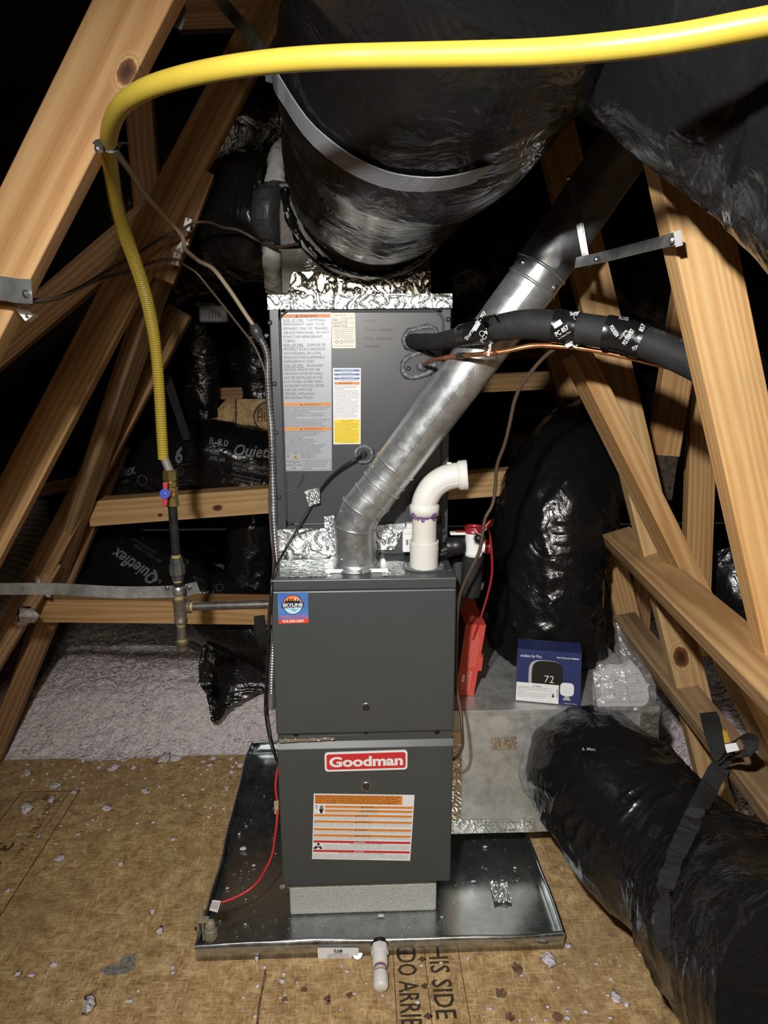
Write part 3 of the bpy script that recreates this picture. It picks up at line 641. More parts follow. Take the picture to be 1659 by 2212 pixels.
k1 = knot_local(a, b, 0, (0, -1, 0), 1471, 1420, .2)
R2, R2f = beam(a, b, .089, .042, 'pine timber with one big dark knot, running down behind the flue pipe', wood_mat('pine_knot', (.60, .41, .20), (.38, .21, .085), 18., [(k1[0], k1[1], .019)]), ext=(.0, .25))
beam(at(1264, 772, .10), at(1676, 1600, -.03), .047, .089, 'narrow pine stud slanting down in front of the knotted timber', WOOD, face=(.10, -1, 0), ext=(.02, .2))
beam(at(1500, 600, .42), at(1437, 985, .42), .089, .04, 'pine timber with a rotten dark lower end, behind the insulated pipe', WOOD, ext=(.2, .0))
beam(at(1437, 985, .423), at(1424, 1080, .423), .080, .036, 'charred dark stub under the pine timber behind the insulated pipe', plain('rot', (.055, .04, .028), .8, 0, .2, .5, 50., .6, 80.), name='rotten_stub')
beam(at(1522, 900, .62), at(1508, 1300, .60), .089, .04, 'upright half shaded timber between slanting stud and right edge timber', WOOD, ext=(.3, .2))
beam(at(1178, 640, .85), at(1357, 1330, .85), .089, .04, 'far pine timber behind the black return duct', WOOD, ext=(.0, .05))
beam(at(1392, 1190, .95), at(1385, 1340, .95), .075, .04, 'short shaded timber end low behind the slanting braces', WOODB, ext=(.1, .05))
C1, C1f = beam(at(1304, 1168, .52), at(1659, 1531, -.60), .042, .089, 'chunky brown brace slanting towards the camera, upper of two on the right', wood_mat('pine_brace', (.56, .37, .175), (.30, .155, .06), 24., stain=.35), face=(-.55, -.55, -.15), ext=(0, .34))
C2, C2f = beam(at(1323, 1341, .66), at(1659, 1776, -.28), .042, .080, 'brown brace with black webbing looped around it, low on the right', WOODG, face=(-.62, -.5, -.15), ext=(0, .3))
beam(at(1040, 760, 1.7), at(1175, 752, 1.7), .085, .04, 'far level board behind the flue pipe, upper one', WOOD, ext=(.4, .4))
beam(at(1040, 828, 1.7), at(1175, 822, 1.7), .085, .04, 'far level board behind the flue pipe, lower one', WOOD, ext=(.2, .3))
beam(at(440, 852, 1.5), at(600, 846, 1.5), .05, .04, 'far dim board above the brown strand board at left', WOODB, ext=(.0, .1))
beam(at(280, 0, .95), at(330, 620, .95), .089, .04, 'dim upright timber high behind the yellow hose', WOODB, ext=(.2, 0))
beam(at(660, 20, 1.0), at(380, 30, 1.0), .09, .04, 'dim level timber high between the two left rafters', WOODB)
# strand board piece with stamp far left
q = [at(488, 862, 1.45), at(610, 862, 1.45), at(610, 945, 1.45), at(452, 905, 1.45)]
osb = thing('strand_board_scrap', 'tan strand board piece with a round stamp, left of the coil cabinet', 'board', q[3])
m = MB(); m.prism(q, (0, .012, 0)); m.build('panel', DECK, osb)
sh = Sheet([at(500, 860, 1.448), at(640, 860, 1.448), at(640, 940, 1.448), at(500, 940, 1.448)], 140, 80)
m = MB(); ringpoly(sh, m, 80, 40, 30, 33, .001); put_text(m, 'HUBER', lambda x, y: sh.p(x, -y, .001), 56, -50, 20, width=60); sh.poly(m, [(8, 2), (11, 2), (11, 60), (8, 60)], .001); m.build('stamp', INK, osb)

# galvanised straps nailed to timbers
def flat_strap(name, pts, wpx, Ys, label, mat=GALV, th=.0015, holes=()):
    P = [at(px, py, y) for (px, py), y in zip(pts, Ys)]
    P, _ = catmull(P, 24); o = ribbon(P, [(0, -1, 0)]*24, wpx, th)
    r = thing(name, label, 'strap', P[0]); o.build('band', mat, r)
    screws(r, STEEL, [(at(px, py, y-.002), (0, -1, 0), .004, .003) for (px, py, y) in holes])
    return r
flat_strap('metal_strap', [(-80, 622), (0, 623), (35, 628), (70, 630)], .034, [-.50, -.505, -.51, -.515], 'short grey metal strap nailed across the bright upper left rafter', plain('zinc_strap', (.25, .26, .26), .45, .7, .5, .2, 30.), holes=[(57, 634, -.515)])
flat_strap('metal_strap', [(-60, 1271), (0, 1272), (120, 1272), (260, 1279), (380, 1277), (429, 1268)], .031, [.13, .12, .11, .10, .095, .09], 'long level galvanised strap holding the gas pipe at left', galv_mat('zinc_bar', (.40, .41, .40), .4, .7, dirt=.4), holes=[(361, 1270, .092), (408, 1269, .088)])
for i, (px, py, Yt, r) in enumerate(((62, 1332, .62, .030), (84, 1252, .70, .022), (96, 1288, .70, .020), (40, 1352, .60, .018))):
    c = at(px, py, Yt); o = tuft_mesh(80+i, r).build('insulation_tuft', FLUFF); o.location = tuple(c); o.rotation_euler = (.9, 0, i)
    tag(o, ['large pale fluff clump stuck low on the brown timber at the left edge', 'pale fluff clump above the metal strap at far left', 'pale fluff clump hanging just below the metal strap at far left', 'small pale fluff clump at the left edge below the grey hose'][i], 'scrap')
# white cable staples
def staple(px, py, Y, label, rot=.5):
    c = at(px, py, Y); r = thing('cable_staple', label, 'staple', c, None); m = MB()
    ca, sa = math.cos(rot), math.sin(rot)
    fr = lambda p: c+np.array([p[0]*ca-p[2]*sa, p[1], p[0]*sa+p[2]*ca])
    m.bbox((-.008, -.012, -.014), (.008, .004, -.009), .001, fr); m.bbox((-.008, -.012, .009), (.008, .004, .014), .001, fr); m.bbox((-.008, -.016, -.014), (.008, -.011, .014), .001, fr); m.build('saddle', PVCW, r)
    screws(r, STEEL, [(fr((0, -.016, k)), (0, -1, 0), .0022, .002) for k in (-.010, .010)], 'nail')
staple(408, 487, .215, 'white cable staple, uppermost of three on the short brown block', -.3)
staple(397, 533, .215, 'white cable staple, middle of three, holding the tan cable', -.7)
staple(384, 561, .215, 'white cable staple, lowest of three on the short brown block', -.3)
staple(60, 672, -.45, 'loose white cable staple hanging below the short metal strap', .6)
# ================================================================== DRAIN PAN
PX0, PX1, PY0, PY1, PH = -.433, .503, -.104, .835, .047
pan = thing('drain_pan', 'shiny galvanised drain pan on the deck under the furnace', 'drain pan', (0, 0, 0))
m = MB(); nx, ny = 30, 30
X, Yg = np.meshgrid(np.linspace(PX0+.001, PX1-.001, nx), np.linspace(PY0+.001, PY1-.001, ny))
G = np.stack([X, Yg, .004+.0022*fbm(np.stack([X*2.2, Yg*2.2, X*0], -1), 2)], -1); G[..., 2] = np.clip(G[..., 2], .0012, None)
m.grid(G); m.build('pan_floor', GALVD, pan)
def wall(name, p, q, inn, nseg=26, wob=.0025):
    p, q = V3(p), V3(q); m = MB(); inn = V3(inn); prof = [(0, 0), (.0, .5), (0, 1), (.004, 1.03), (.008, 1.0), (.004, .94), (.0015, .5), (.0015, 0)]
    G = np.zeros((nseg, len(prof), 3))
    for i, t in enumerate(np.linspace(0, 1, nseg)):
        c = p+(q-p)*t; wv = wob*perlin(np.array([[t*5+p[0]*9, p[1]*7, 2.]]))[0]*4
        for k, (a, h) in enumerate(prof): G[i, k] = c+inn*(a+wv*h)+np.array([0, 0, .0005+PH*h*(1+.02*math.sin(t*9))])
    m.grid(G, True, True); m.add(G[0], [tuple(range(len(prof)))]); m.add(G[-1], [tuple(range(len(prof)))[::-1]])
    return m.build(name, GALVD, pan)
wall('front_wall', (PX0, PY0, 0), (PX1, PY0, 0), (0, 1, 0)); wall('back_wall', (PX0, PY1, 0), (PX1, PY1, 0), (0, -1, 0))
wall('side_wall', (PX0, PY0, 0), (PX0, PY1, 0), (1, 0, 0)); wall('side_wall', (PX1, PY0, 0), (PX1, PY1, 0), (-1, 0, 0))
for (cx, cy, sx, sy) in ((PX0, PY1, 1, -1), (PX1, PY1, -1, -1)):
    m = MB(); m.prism([(cx+sx*.003, cy+sy*.003, .004), (cx+sx*.05, cy+sy*.003, PH), (cx+sx*.003, cy+sy*.05, PH)], (sx*.0015, sy*.0015, 0)); m.build('corner_fold', GALVD, pan)
sh = Sheet([at(686, 2047, PY0-.003), at(775, 2047, PY0-.003), at(774, 2068, PY0-.003), at(687, 2070, PY0-.003)], 178, 44)
m = MB(); sh.slab(m, 0, 0, 178, 44, .0003, .001, 5); st = m.build('sticker', LABEL, pan)
m = MB(); sh.text(m, 'RAM', 89, 20, 15, .0014, width=36, align='c', bold=.02); sh.text(m, 'AUXILIARY DRAIN PAN', 89, 31, 6, .0014, align='c', maxw=120); sh.text(m, 'SHEET METAL PRODUCTS', 89, 40, 6, .0014, align='c', maxw=150)
sh.poly(m, [(72, 22), (106, 20), (106, 21.5), (72, 23.5)], .0014); m.build('print', BLACK, st)
m = MB(); m.lathe(at(772, 2060, PY0+.001), at(772, 2060, PY0-.01), [(0, .016), (.002, .016), (.003, .012)], 20); m.build('knockout', GALV, pan)
dr = at(820, 2040, PY0); 
def along(t): return np.array([dr[0]+.0, PY0-t, .030-t*.12])
fit = thing('drain_fitting', 'capped white plastic drain stub on the pan front', 'pipe fitting', (dr[0], PY0-.04, .0))
m = MB(); m.cyl(along(-.006), along(.004), .023, n=24); m.build('washer', BLACKP, fit)
m = MB(); m.hexa(along(.004), along(.022), .0225, 8); m.lathe(along(.02), along(.06), [(0, .0185), (.030, .0185), (.031, .0175), (.034, .0170)], 28); m.build('adapter', PVC, fit)
m = MB(); m.cyl(along(.05), along(.085), .0145); m.build('pipe', plain('pvc_tan', (.62, .52, .40), .4), fit)
for ta, tb in ((.0555, .061), (.069, .0735)): MB().cyl(along(ta), along(tb), .0149).build('primer_ring', PURPLE, fit)
m = MB(); m.lathe(along(.073), along(.11), [(0, .0175), (.003, .0182), (.030, .0182), (.036, .0165), (.039, .011), (.040, .0)], 28, caps=False); m.build('cap', PVC, fit)

# scraps in the pan
for i, (px, py, r) in enumerate([(526, 1835, .010), (822, 1980, .009), (1023, 1906, .007), (1048, 1830, .006), (1112, 1876, .005), (517, 1803, .006), (548, 1870, .005)]):
    c = atz(px, py, .0065); o = tuft_mesh(50+i, r).build('paper_scrap', plain('pale_scrap', (.6, .6, .58), .8)); o.location = (c[0], c[1], .0065)
    tag(o, 'tiny pale scrap lying inside the shiny drain pan', 'scrap', 'pale scraps in the drain pan')
m = MB()
for i in range(260):
    x = RNG.uniform(PX0+.03, PX1-.03); y = RNG.uniform(PY0+.02, .75); r = abs(RNG.normal(0, .0009))+.0006
    m.sphere((x, y, .0072), r, 5, (RNG.uniform(.7, 2.4), RNG.uniform(.7, 2), .5))
cr = m.build('crumbs', plain('pale_scrap', (.6, .6, .58), .8)); cr['kind'] = 'stuff'; tag(cr, 'fine white specks of dust scattered inside the drain pan', 'crumbs')
c = atz(1082, 1930, .007); ff = thing('foil_scrap', 'crumpled foil scrap stuck on the right of the drain pan floor', 'scrap', c)
G = crumple(lambda a, b: (c+np.array([(a-.5)*.05, (b-.5)*.075, .001]), V3((0, 0, 1))), 18, 22, .006, 60., 3.); MB().grid(G, False).build('foil', FOIL, ff)

# concrete block
m = MB(); X0, X1, Y0_, Z0_, Z1_ = -.2095, .1895, .028, .0065, .098
m.bbox((X0, Y0_, Z0_), (X1, Y0_+.194, Z1_), .006); blk = m.build('concrete_block', CONC); tag(blk, 'solid grey concrete block under the front of the furnace', 'block')
for x in (-.15, .13):
    m = MB(); m.bbox((x-.03, .10, .0982), (x+.03, .20, .1238), .003); o = m.build('rubber_pad', BLACKP); tag(o, 'black rubber pad between concrete block and furnace, %s one' % ('left' if x < 0 else 'right'), 'pad')

# ================================================================== FURNACE
FX, FB, FT, FD = .2225, .124, .9715, .73
fur = thing('furnace', 'tall dark grey gas furnace cabinet standing in the drain pan', 'furnace', (0, 0, FB))
m = MB(); m.bbox((-FX, .022, FB), (FX, FD, FT), .003); m.build('casing', GREY, fur)
zs = at(790, 1583, 0)[2]; zt = at(790, 1604, 0)[2]; zl = at(790, 1275, 0)[2]
m = MB(); m.bbox((-FX, 0, zs), (FX, .024, zl), .004); updoor = m.build('upper_door', GREY, fur)
m = MB(); m.bbox((-FX, .001, zl+.0012), (FX, .03, FT+.001), .003); m.build('top_band', GREY, fur)
m = MB(); m.bbox((-FX+.002, .010, zt-.004), (FX-.002, .026, zs-.002), .002); strip_ = m.build('centre_strip', GREY, fur)
lower = MB(); lower.bbox((-FX, 0, FB), (FX, .024, zt-.012), .004)
lower.prism([(-FX, .0, zt-.014), (FX, .0, zt-.014), (FX, .010, zt), (-FX, .010, zt)], (0, .012, 0)); lodoor = lower.build('lower_door', GREY, fur)
screws(fur, plain('black_screw', (.02, .02, .02), .35, .6), [(at(px, 1581+(6 if px < 700 else 0), .010), (0, -1, 0), .0042, .004) for px in (640, 791, 944)])
m = MB(); a = at(640, 1596, .009); 
Pb = [at(612, 1592, .0095), at(700, 1590, .0095), at(770, 1588, .0095), at(781, 1580, .0095), at(784, 1572, .0095)]
Tube(Pb, .0012, 30, 6).mb().build('bead', GREY, fur)
def viewport(px, py):
    c = at(px, py, 0); r = MB(); r.lathe(c+V3((0, .003, 0)), c+V3((0, -1, 0)), [(0, .0135), (.004, .0135), (.0062, .0122), (.0066, .0105), (.005, .0096)], 36, caps=False); o = r.build('viewport', STEEL, fur)
    r = MB(); r.cyl(c+V3((0, .001, 0)), c+V3((0, -.0045, 0)), .0098, n=32); r.build('glass', plain('dark_glass', (.02, .02, .02), .06, 0, .7), o)
viewport(791, 1528); viewport(791, 1698)
# badge
sh = Sheet([at(701, 1625, 0), at(880, 1619, 0), at(880, 1661, 0), at(702, 1666, 0)], 180, 42)
m = MB(); sh.slab(m, 0, 0, 180, 42, .0002, .0022, 7); bad = m.build('badge', WHITE, fur)
m = MB(); sh.rect(m, 4, 4, 176, 38, .0026, 5); m.build('badge_field', RED, bad)
m = MB(); sh.text(m, 'Goodman', 90, 31, 20.5, .0031, width=160, align='c', bold=.035, res=4); m.build('lettering', WHITE, bad)
# warning label on the lower door
sh = Sheet([at(678, 1714, 0), at(895.5, 1717, 0), at(886, 1859, 0), at(674, 1855, 0)], 800, 530)
m = MB(); sh.slab(m, 0, 0, 800, 530, .0002, .0009); wl = m.build('warning_label', LABEL, fur)
mo, mr_, mk, mw = MB(), MB(), MB(), MB(); e1, e2 = .0012, .0015
sh.rect(mo, 10, 8, 705, 78, e1)
for i, t in enumerate(['BEFORE OPENING THE FURNACE DOORS, PLEASE LOOK THROUGH THE VIEWPORT AND', 'CONFIRM THAT THE CONTROL BOARD IS NOT DISPLAYING THE "EAL" or "EA0" ERROR', 'CODE. IF THE CONTROL BOARD IS DISPLAYING THIS CODE, DO NOT OPEN THE FURNACE', 'DOORS. PLEASE REFER TO THE INSTALLATION MANUAL FOR FURTHER INFORMATION.']):
    sh.text(mk, t, 12, 24+i*16.5, 10.5, e2, width=[672, 655, 672, 652][i], bold=.01)
def bar(mm, v, t, u0=8, red=False):
    sh.rect(mm, u0, v, 792, v+18, e1); c = (u0+792)/2
    sh.poly(mw if red else mk, [(c-62, v+16), (c-48, v+16), (c-55, v+3)], e2); sh.text(mw if red else mk, t, c-42, v+15, 11.5, e2, maxw=110)
bar(mo, 92, 'WARNING', 92); bar(mo, 124, 'ADVERTENCIA', 92); bar(mo, 162, 'WARNING'); bar(mo, 212, 'ADVERTENCIA'); bar(mo, 275, 'WARNING'); bar(mo, 324, 'ADVERTENCIA'); bar(mr_, 375, 'DANGER', red=True); bar(mr_, 452, 'PELIGRO', red=True)
micro = 'To prevent personal injury or death due to improper installation, adjustment, alteration, service or maintenance refer to this manual before operating this unit'
micro2 = 'Para prevenir lesiones personales o muerte debido a una instalacion incorrecta, ajuste, alteracion, servicio o mantenimiento consulte este manual antes de usar'
for u0, vs, tx in ((92, (117,), micro), (92, (149, 157), micro2), (8, (188, 196, 204), micro), (8, (238, 246, 254, 262), micro2), (8, (300, 308, 316), micro), (8, (350, 358, 366), micro2), (88, (412, 421, 430, 438, 446), micro), (8, (488, 496, 504, 512, 520), micro2)):
    for i, v in enumerate(vs): sh.text(mk, tx, u0+2, v, 5., e1, width=(780-u0)*(1. if i < len(vs)-1 else .62), res=1)
sh.text(mk, 'CARBON MONOXIDE POISONING HAZARD', 430, 403, 8.5, e1, width=270, align='c', res=1); sh.text(mk, 'RIESGO DE INTOXICACION POR MONOXIDO DE CARBONO', 400, 480, 8.5, e1, width=370, align='c', res=1)
# hand and wave symbol, figure symbol
sh.poly(mk, [(45, 128), (52, 140), (54, 155), (72, 155), (74, 138), (82, 122), (78, 118), (70, 126), (50, 120)], e1)
for k, (u, v0) in enumerate(((50, 98), (57, 92), (64, 90), (71, 94))): sh.poly(mk, [(u, 128), (u+5, 128), (u+6, v0), (u+1, v0)], e1)
sh.poly(mk, [(16, 94), (28, 92), (31, 104), (20, 112), (32, 122), (30, 125), (15, 112), (26, 102), (25, 96), (17, 98)], e1)
sh.poly(mk, circ(48, 406, 11), e1); sh.poly(mk, [(10, 445), (14, 430), (34, 420), (46, 428), (62, 420), (76, 430), (80, 445), (64, 447), (58, 434), (40, 434), (30, 447)], e1)
mo.build('orange_print', ORANGE, wl); mr_.build('red_print', RED, wl); mk.build('black_print', BLACK, wl); mw.build('white_print', WHITE, wl)
# contractor sticker
sh = Sheet([at(599, 1281, 0), at(665, 1279, 0), at(667, 1345, 0), at(602, 1347, 0)], 66, 66)
m = MB(); sh.slab(m, 0, 0, 66, 66, .0002, .0009, .8); sk = m.build('contractor_sticker', plain('sticker_blue', (.045, .12, .42), .4, 0, .5, 0, 14., col2=(.10, .26, .60)), fur)
layers = {k: MB() for k in ('navy', 'orange', 'sky', 'black', 'white', 'redbar', 'redtxt', 'sun', 'blue2')}
L_ = layers; e1 = .0012
sh.poly(L_['navy'], circ(32.5, 25.5, 21.5, 40), e1); sh.poly(L_['orange'], circ(32.5, 25.5, 20, 40, 180, 360), e1+.0002); sh.poly(L_['sky'], circ(32.5, 25.5, 20, 40, 15, 165), e1+.0002)
sh.poly(L_['blue2'], [(20, 34), (27, 35), (33, 33), (40, 36), (46, 33), (42, 38), (35, 41), (28, 37)], e1+.0004)
sh.poly(L_['sun'], circ(40.3, 15, 4), e1+.0004)
sky_ = [(14, 21), (16, 18), (17.5, 18), (17.5, 15.5), (20, 15.5), (20, 18), (22.5, 17), (23, 12), (25.5, 12), (25.5, 17), (27.5, 17), (27.5, 13.5), (29.6, 13.5), (29.6, 18), (31, 18), (31, 13), (33.5, 13), (33.5, 18), (36, 17), (36, 14.5), (38, 14.5), (38, 18), (40, 17), (40, 12.6), (42.5, 12.6), (42.5, 18), (44.5, 18), (44.5, 16), (46, 16), (48, 18.5), (51, 21), (51, 24), (14, 24)]
for i in range(0, len(sky_)-3):
    (x0, y0), (x1, y1) = sky_[i], sky_[i+1]
    if x1 > x0 and i < 31: sh.poly(L_['black'], [(x0, 24), (x1, 24), (x1, y1), (x0, y0)], e1+.0006)
sh.poly(L_['navy'], [(8, 22), (57, 20.5), (57, 31.5), (8, 33)], e1+.0008)
sh.text(L_['white'], 'SKYLINE', 32.5, 29, 6.6, e1+.0011, width=44, align='c', bold=.03, res=3); sh.text(L_['white'], 'COMFORT SERVICES', 32.5, 32, 1.9, e1+.0011, width=42, align='c')
sh.text(L_['redtxt'], 'Heating & Cooling', 32.5, 53, 5, e1, width=60, align='c', bold=.03, res=3)
sh.poly(L_['redbar'], [(0, 57), (66, 56), (66, 66), (0, 66)], e1); sh.text(L_['white'], '919-295-2207', 32.5, 63.5, 4.9, e1+.0003, width=47, align='c', bold=.03, res=3)
for k, mt in (('navy', plain('ink_navy', (.012, .02, .06), .4)), ('orange', plain('ink_orange', (.75, .16, .05), .4, 0, .5, 0, 30., col2=(.85, .34, .08))), ('sky', plain('ink_sky', (.55, .75, .85), .4)), ('black', BLACK), ('white', WHITE), ('redbar', plain('ink_redbar', (.70, .07, .035), .4)), ('redtxt', plain('ink_redtxt', (.65, .10, .14), .4)), ('sun', WHITE), ('blue2', plain('ink_lake', (.18, .45, .65), .4))):
    L_[k].build('print_'+k, mt, sk)
# foil on top of the furnace
foil_patch('top_foil', [atz(604, 1212, FT), atz(722, 1210, FT), atz(716, 1246, FT), atz(604, 1249, FT)], fur, .0018, 40., .0005, .003, 1.)
foil_patch('top_foil', [atz(822, 1214, FT), atz(876, 1213, FT), atz(874, 1244, FT), atz(826, 1246, FT)], fur, .0014, 40., .0005, .003, 5.)
foil_patch('seam_foil', [at(602, 1596, -.001), at(722, 1592, -.001), at(722, 1598, -.001), at(602, 1604, -.001)], fur, .0014, 140., .0006, .0022, 9.)
foil_patch('corner_foil', [at(604, 1911, -.001), at(616, 1910, -.001), at(616, 1918, -.001), at(605, 1919, -.001)], fur, .0014, 140., .0006, .002, 2.)
screws(fur, DARKST, [(atz(600, 1240, FT), (0, 0, 1), .005, .003), (atz(972, 1231, FT), (0, 0, 1), .005, .003), (atz(957, 1231, FT), (0, 0, 1), .003, .003)])

# ================================================================== EVAPORATOR COIL CABINET
CY, CX, CZ = .20, .226, 1.638
coil = thing('coil_cabinet', 'dark grey evaporator coil cabinet on top of the furnace, with warning labels', 'coil cabinet', (0, .4, FT))
m = MB(); m.bbox((-CX, CY+.006, FT), (CX, FD-.01, CZ), .003); m.build('casing', GREYC, coil)
m = MB(); m.bbox((-CX+.001, CY, FT+.06), (CX-.001, CY+.02, CZ-.034), .003); m.build('front_panel', GREYC, coil)
def rr(x0, z0, x1, z1, r, Y, n=7):
    out = []
    for cx, cz, a0 in ((x1-r, z1-r, 90), (x0+r, z1-r, 180), (x0+r, z0+r, 270), (x1-r, z0+r, 360)):
        seq = [math.radians(a0-90+90*k/(n-1)) for k in range(n)]
        out += [(cx+r*math.cos(a), Y, cz+r*math.sin(a)) for a in seq]
    return out
lo_ = at(612, 1105, CY); hi_ = at(962, 672, CY)
loop = rr(-.199, 1.06, .205, 1.598, .028, CY-.0003); loop.append(loop[0])
Tube(loop, .0032, 240, 6).mb(False).build('panel_bead', GREYC, coil)
P = [at(658, 1098, CY-.0003)]; P = [at(615, 1060, CY), at(640, 1055, CY), at(652, 1040, CY), at(656, 1022, CY)]; Tube(P, .0025, 20, 6).mb().build('panel_bead', GREYC, coil)
screws(coil, DARKST, [(at(px, py, CY-.001), (0, -1, 0), .0042, .004) for px, py in ((583, 697), (593, 829), (597, 934), (603, 1074), (968, 690), (963, 1060), (957, 1149), (963, 850))])
# big refrigerant label
sh = Sheet([at(608, 675, CY), at(715.5, 674, CY), at(717, 1017, CY), at(614, 1017.5, CY)], 400, 1290)
m = MB(); sh.slab(m, 0, 0, 400, 1290, .0002, .0009, 4); bl = m.build('refrigerant_label', LABELG, coil)
mo, mk, mw, my = MB(), MB(), MB(), MB(); e1 = .0012; e2 = .0015
sh.rect(mw, 0, 0, 400, 4, e1)
sh.rect(mo, 8, 14, 392, 43, e1); sh.poly(mk, [(110, 40), (134, 40), (122, 18)], e2); sh.text(mk, 'WARNING', 145, 40, 20, e2, width=140)
body = [('RISK OF FIRE.   FLAMMABLE', .89), ('REFRIGERANT USED. TO BE', .86), ('REPAIRED ONLY BY TRAINED', .93), ('SERVICE PERSONNEL. DO NOT', .96), ('PUNCTURE REFRIGERANT', .82), ('TUBING.', .25), ('RISK OF FIRE.   DISPOSE OF', .88), ('PROPERLY IN ACCORDANCE', .87), ('WITH FEDERAL OR LOCAL', .80), ('REGULATIONS.FLAMMABLE', .86), ('REFRIGERANT USED.', .65), ('RISK OF FIRE.   AUXILIARY', .84), ('DEVICES WHICH MAY BE', .76), ('IGNITION SOURCES SHALL', .82), ('NOT BE INSTALLED IN THE', .81), ('DUCTWORK, OTHER THAN', .80), ('AUXILIARY DEVICES LISTED', .85), ('FOR USE WITH THE', .58), ('SPECIFIC APPLIANCE.', .65), ('SEE INSTRUCTIONS.', .61)]
for i, (t, wd) in enumerate(body):
    v = 71+i*32.5; sh.text(mk, t, 14, v, 21, e1, width=384*wd)
    if t.startswith('RISK'): sh.rect(mk, 14, v+3, 178, v+5.5, e1)
for v0, ttl, lines in ((720, 'ADVERTENCIA', ['RIESGO DE INCENDIO. REFRIGERANTE INFLAMABLE UTILIZADO. PARA SER', 'REPARADO UNICAMENTE POR PERSONAL DE SERVICIO CAPACITADO. NO', 'PERFORE LA TUBERIA DE REFRIGERANTE.', 'RIESGO DE INCENDIO. DESECHELO ADECUADAMENTE DE ACUERDO', 'CON LAS REGULACIONES FEDERALES O LOCALES. REFRIGERANTE', 'INFLAMABLE USADO.', 'RIESGO DE INCENDIO. LOS DISPOSITIVOS AUXILIARES QUE PUEDEN SER', 'FUENTES DE IGNICION NO DEBEN INSTALARSE EN LOS CONDUCTOS,', 'EXCEPTO LOS DISPOSITIVOS AUXILIARES ENUMERADOS PARA', 'USARSE CON EL APARATO ESPECIFICO. VEA LAS INSTRUCCIONES.']),
                       (922, 'AVERTISSEMENT', ["RISQUE D'INCENDIE. REFRIGERANT INFLAMMABLE UTILISE. LES", 'REPARATIONS DOIVENT ETRE CONFIEES UNIQUEMENT A DU', 'PERSONNEL DE SERVICE FORME. NE PAS PERCER LA', 'TUYAUTERIE DU REFRIGERANT.', "RISQUE D'INCENDIE. ELIMINER CORRECTEMENT", 'CONFORMEMENT A LA REGLEMENTATION FEDERALE OU', 'LOCALE. REFRIGERANT INFLAMMABLE UTILISE.', "RISQUE D'INCENDIE. LES APPAREILS AUXILIAIRES QUI PEUVENT", "ETRE UNE SOURCE D'IGNITION, AUTRES QUE LES APPAREILS", 'AUXILIAIRES HOMOLOGUES POUR UNE UTILISATION AVEC', "L'APPAREIL SPECIFIQUE, NE DOIVENT PAS ETRE INSTALLES", 'DANS LE SYSTEME DE GAINES. VOIR LES INSTRUCTIONS.'])):
    sh.rect(mo, 4, v0, 394, v0+25, e1); sh.poly(mk, [(140, v0+22), (158, v0+22), (149, v0+4)], e2); sh.text(mk, ttl, 168, v0+21, 15, e2, maxw=150)
    for i, t in enumerate(lines):
        n = len(t); sh.text(mk, t, 10, v0+42+i*(17.2 if v0 < 900 else 16.2), 11, e1, width=min(384, n*6.0), res=1)
sh.poly(mk, [(18, 1160), (36, 1142), (54, 1160), (36, 1178)], e1); sh.poly(mw, [(23, 1160), (36, 1147), (49, 1160), (36, 1173)], e2); sh.poly(mk, [(30, 1168), (28, 1160), (36, 1150), (43, 1160), (41, 1168)], e2+.0002)
sh.poly(mk, [(74, 1182), (120, 1182), (97, 1140)], e1); sh.poly(my, [(80, 1178), (114, 1178), (97, 1147)], e2); sh.poly(mk, [(91, 1176), (89, 1168), (97, 1156), (104, 1168), (102, 1176)], e2+.0002)
for u0, v0, u1, v1 in ((146, 1146, 185, 1149), (146, 1174, 185, 1177), (146, 1146, 149, 1177), (164, 1146, 167, 1177), (182, 1146, 185, 1177), (192, 1150, 225, 1153), (198, 1150, 201, 1177), (216, 1150, 219, 1177), (192, 1174, 225, 1177), (232, 1150, 262, 1153), (232, 1170, 270, 1173)): sh.rect(mk, u0, v0, u1, v1, e1)
sh.rect(mk, 8, 1196, 392, 1198, e1); sh.rect(mk, 8, 1282, 392, 1284, e1); sh.rect(mk, 8, 1196, 10, 1284, e1); sh.rect(mk, 156, 1196, 158, 1284, e1); sh.rect(mk, 390, 1196, 392, 1284, e1)
for i, (t, wd) in enumerate((('Refrigerant', 110), ('Safety Group', 132), ('A2L', 40))): sh.text(mk, t, 83, 1220+i*26, 18, e1, width=wd, align='c')
for i, (t, wd) in enumerate((('LEAK DETECTION SYSTEM', 190), ('INSTALLED. UNIT MUST BE', 190), ('POWERED EXCEPT FOR', 172), ('SERVICE', 60))): sh.text(mk, t, 172, 1218+i*19, 11, e1, width=wd)
mo.build('orange_print', ORANGE, bl); mk.build('black_print', plain('grey_ink', (.05, .05, .055), .5), bl); mw.build('white_print', WHITE, bl); my.build('yellow_print', YELL, bl)
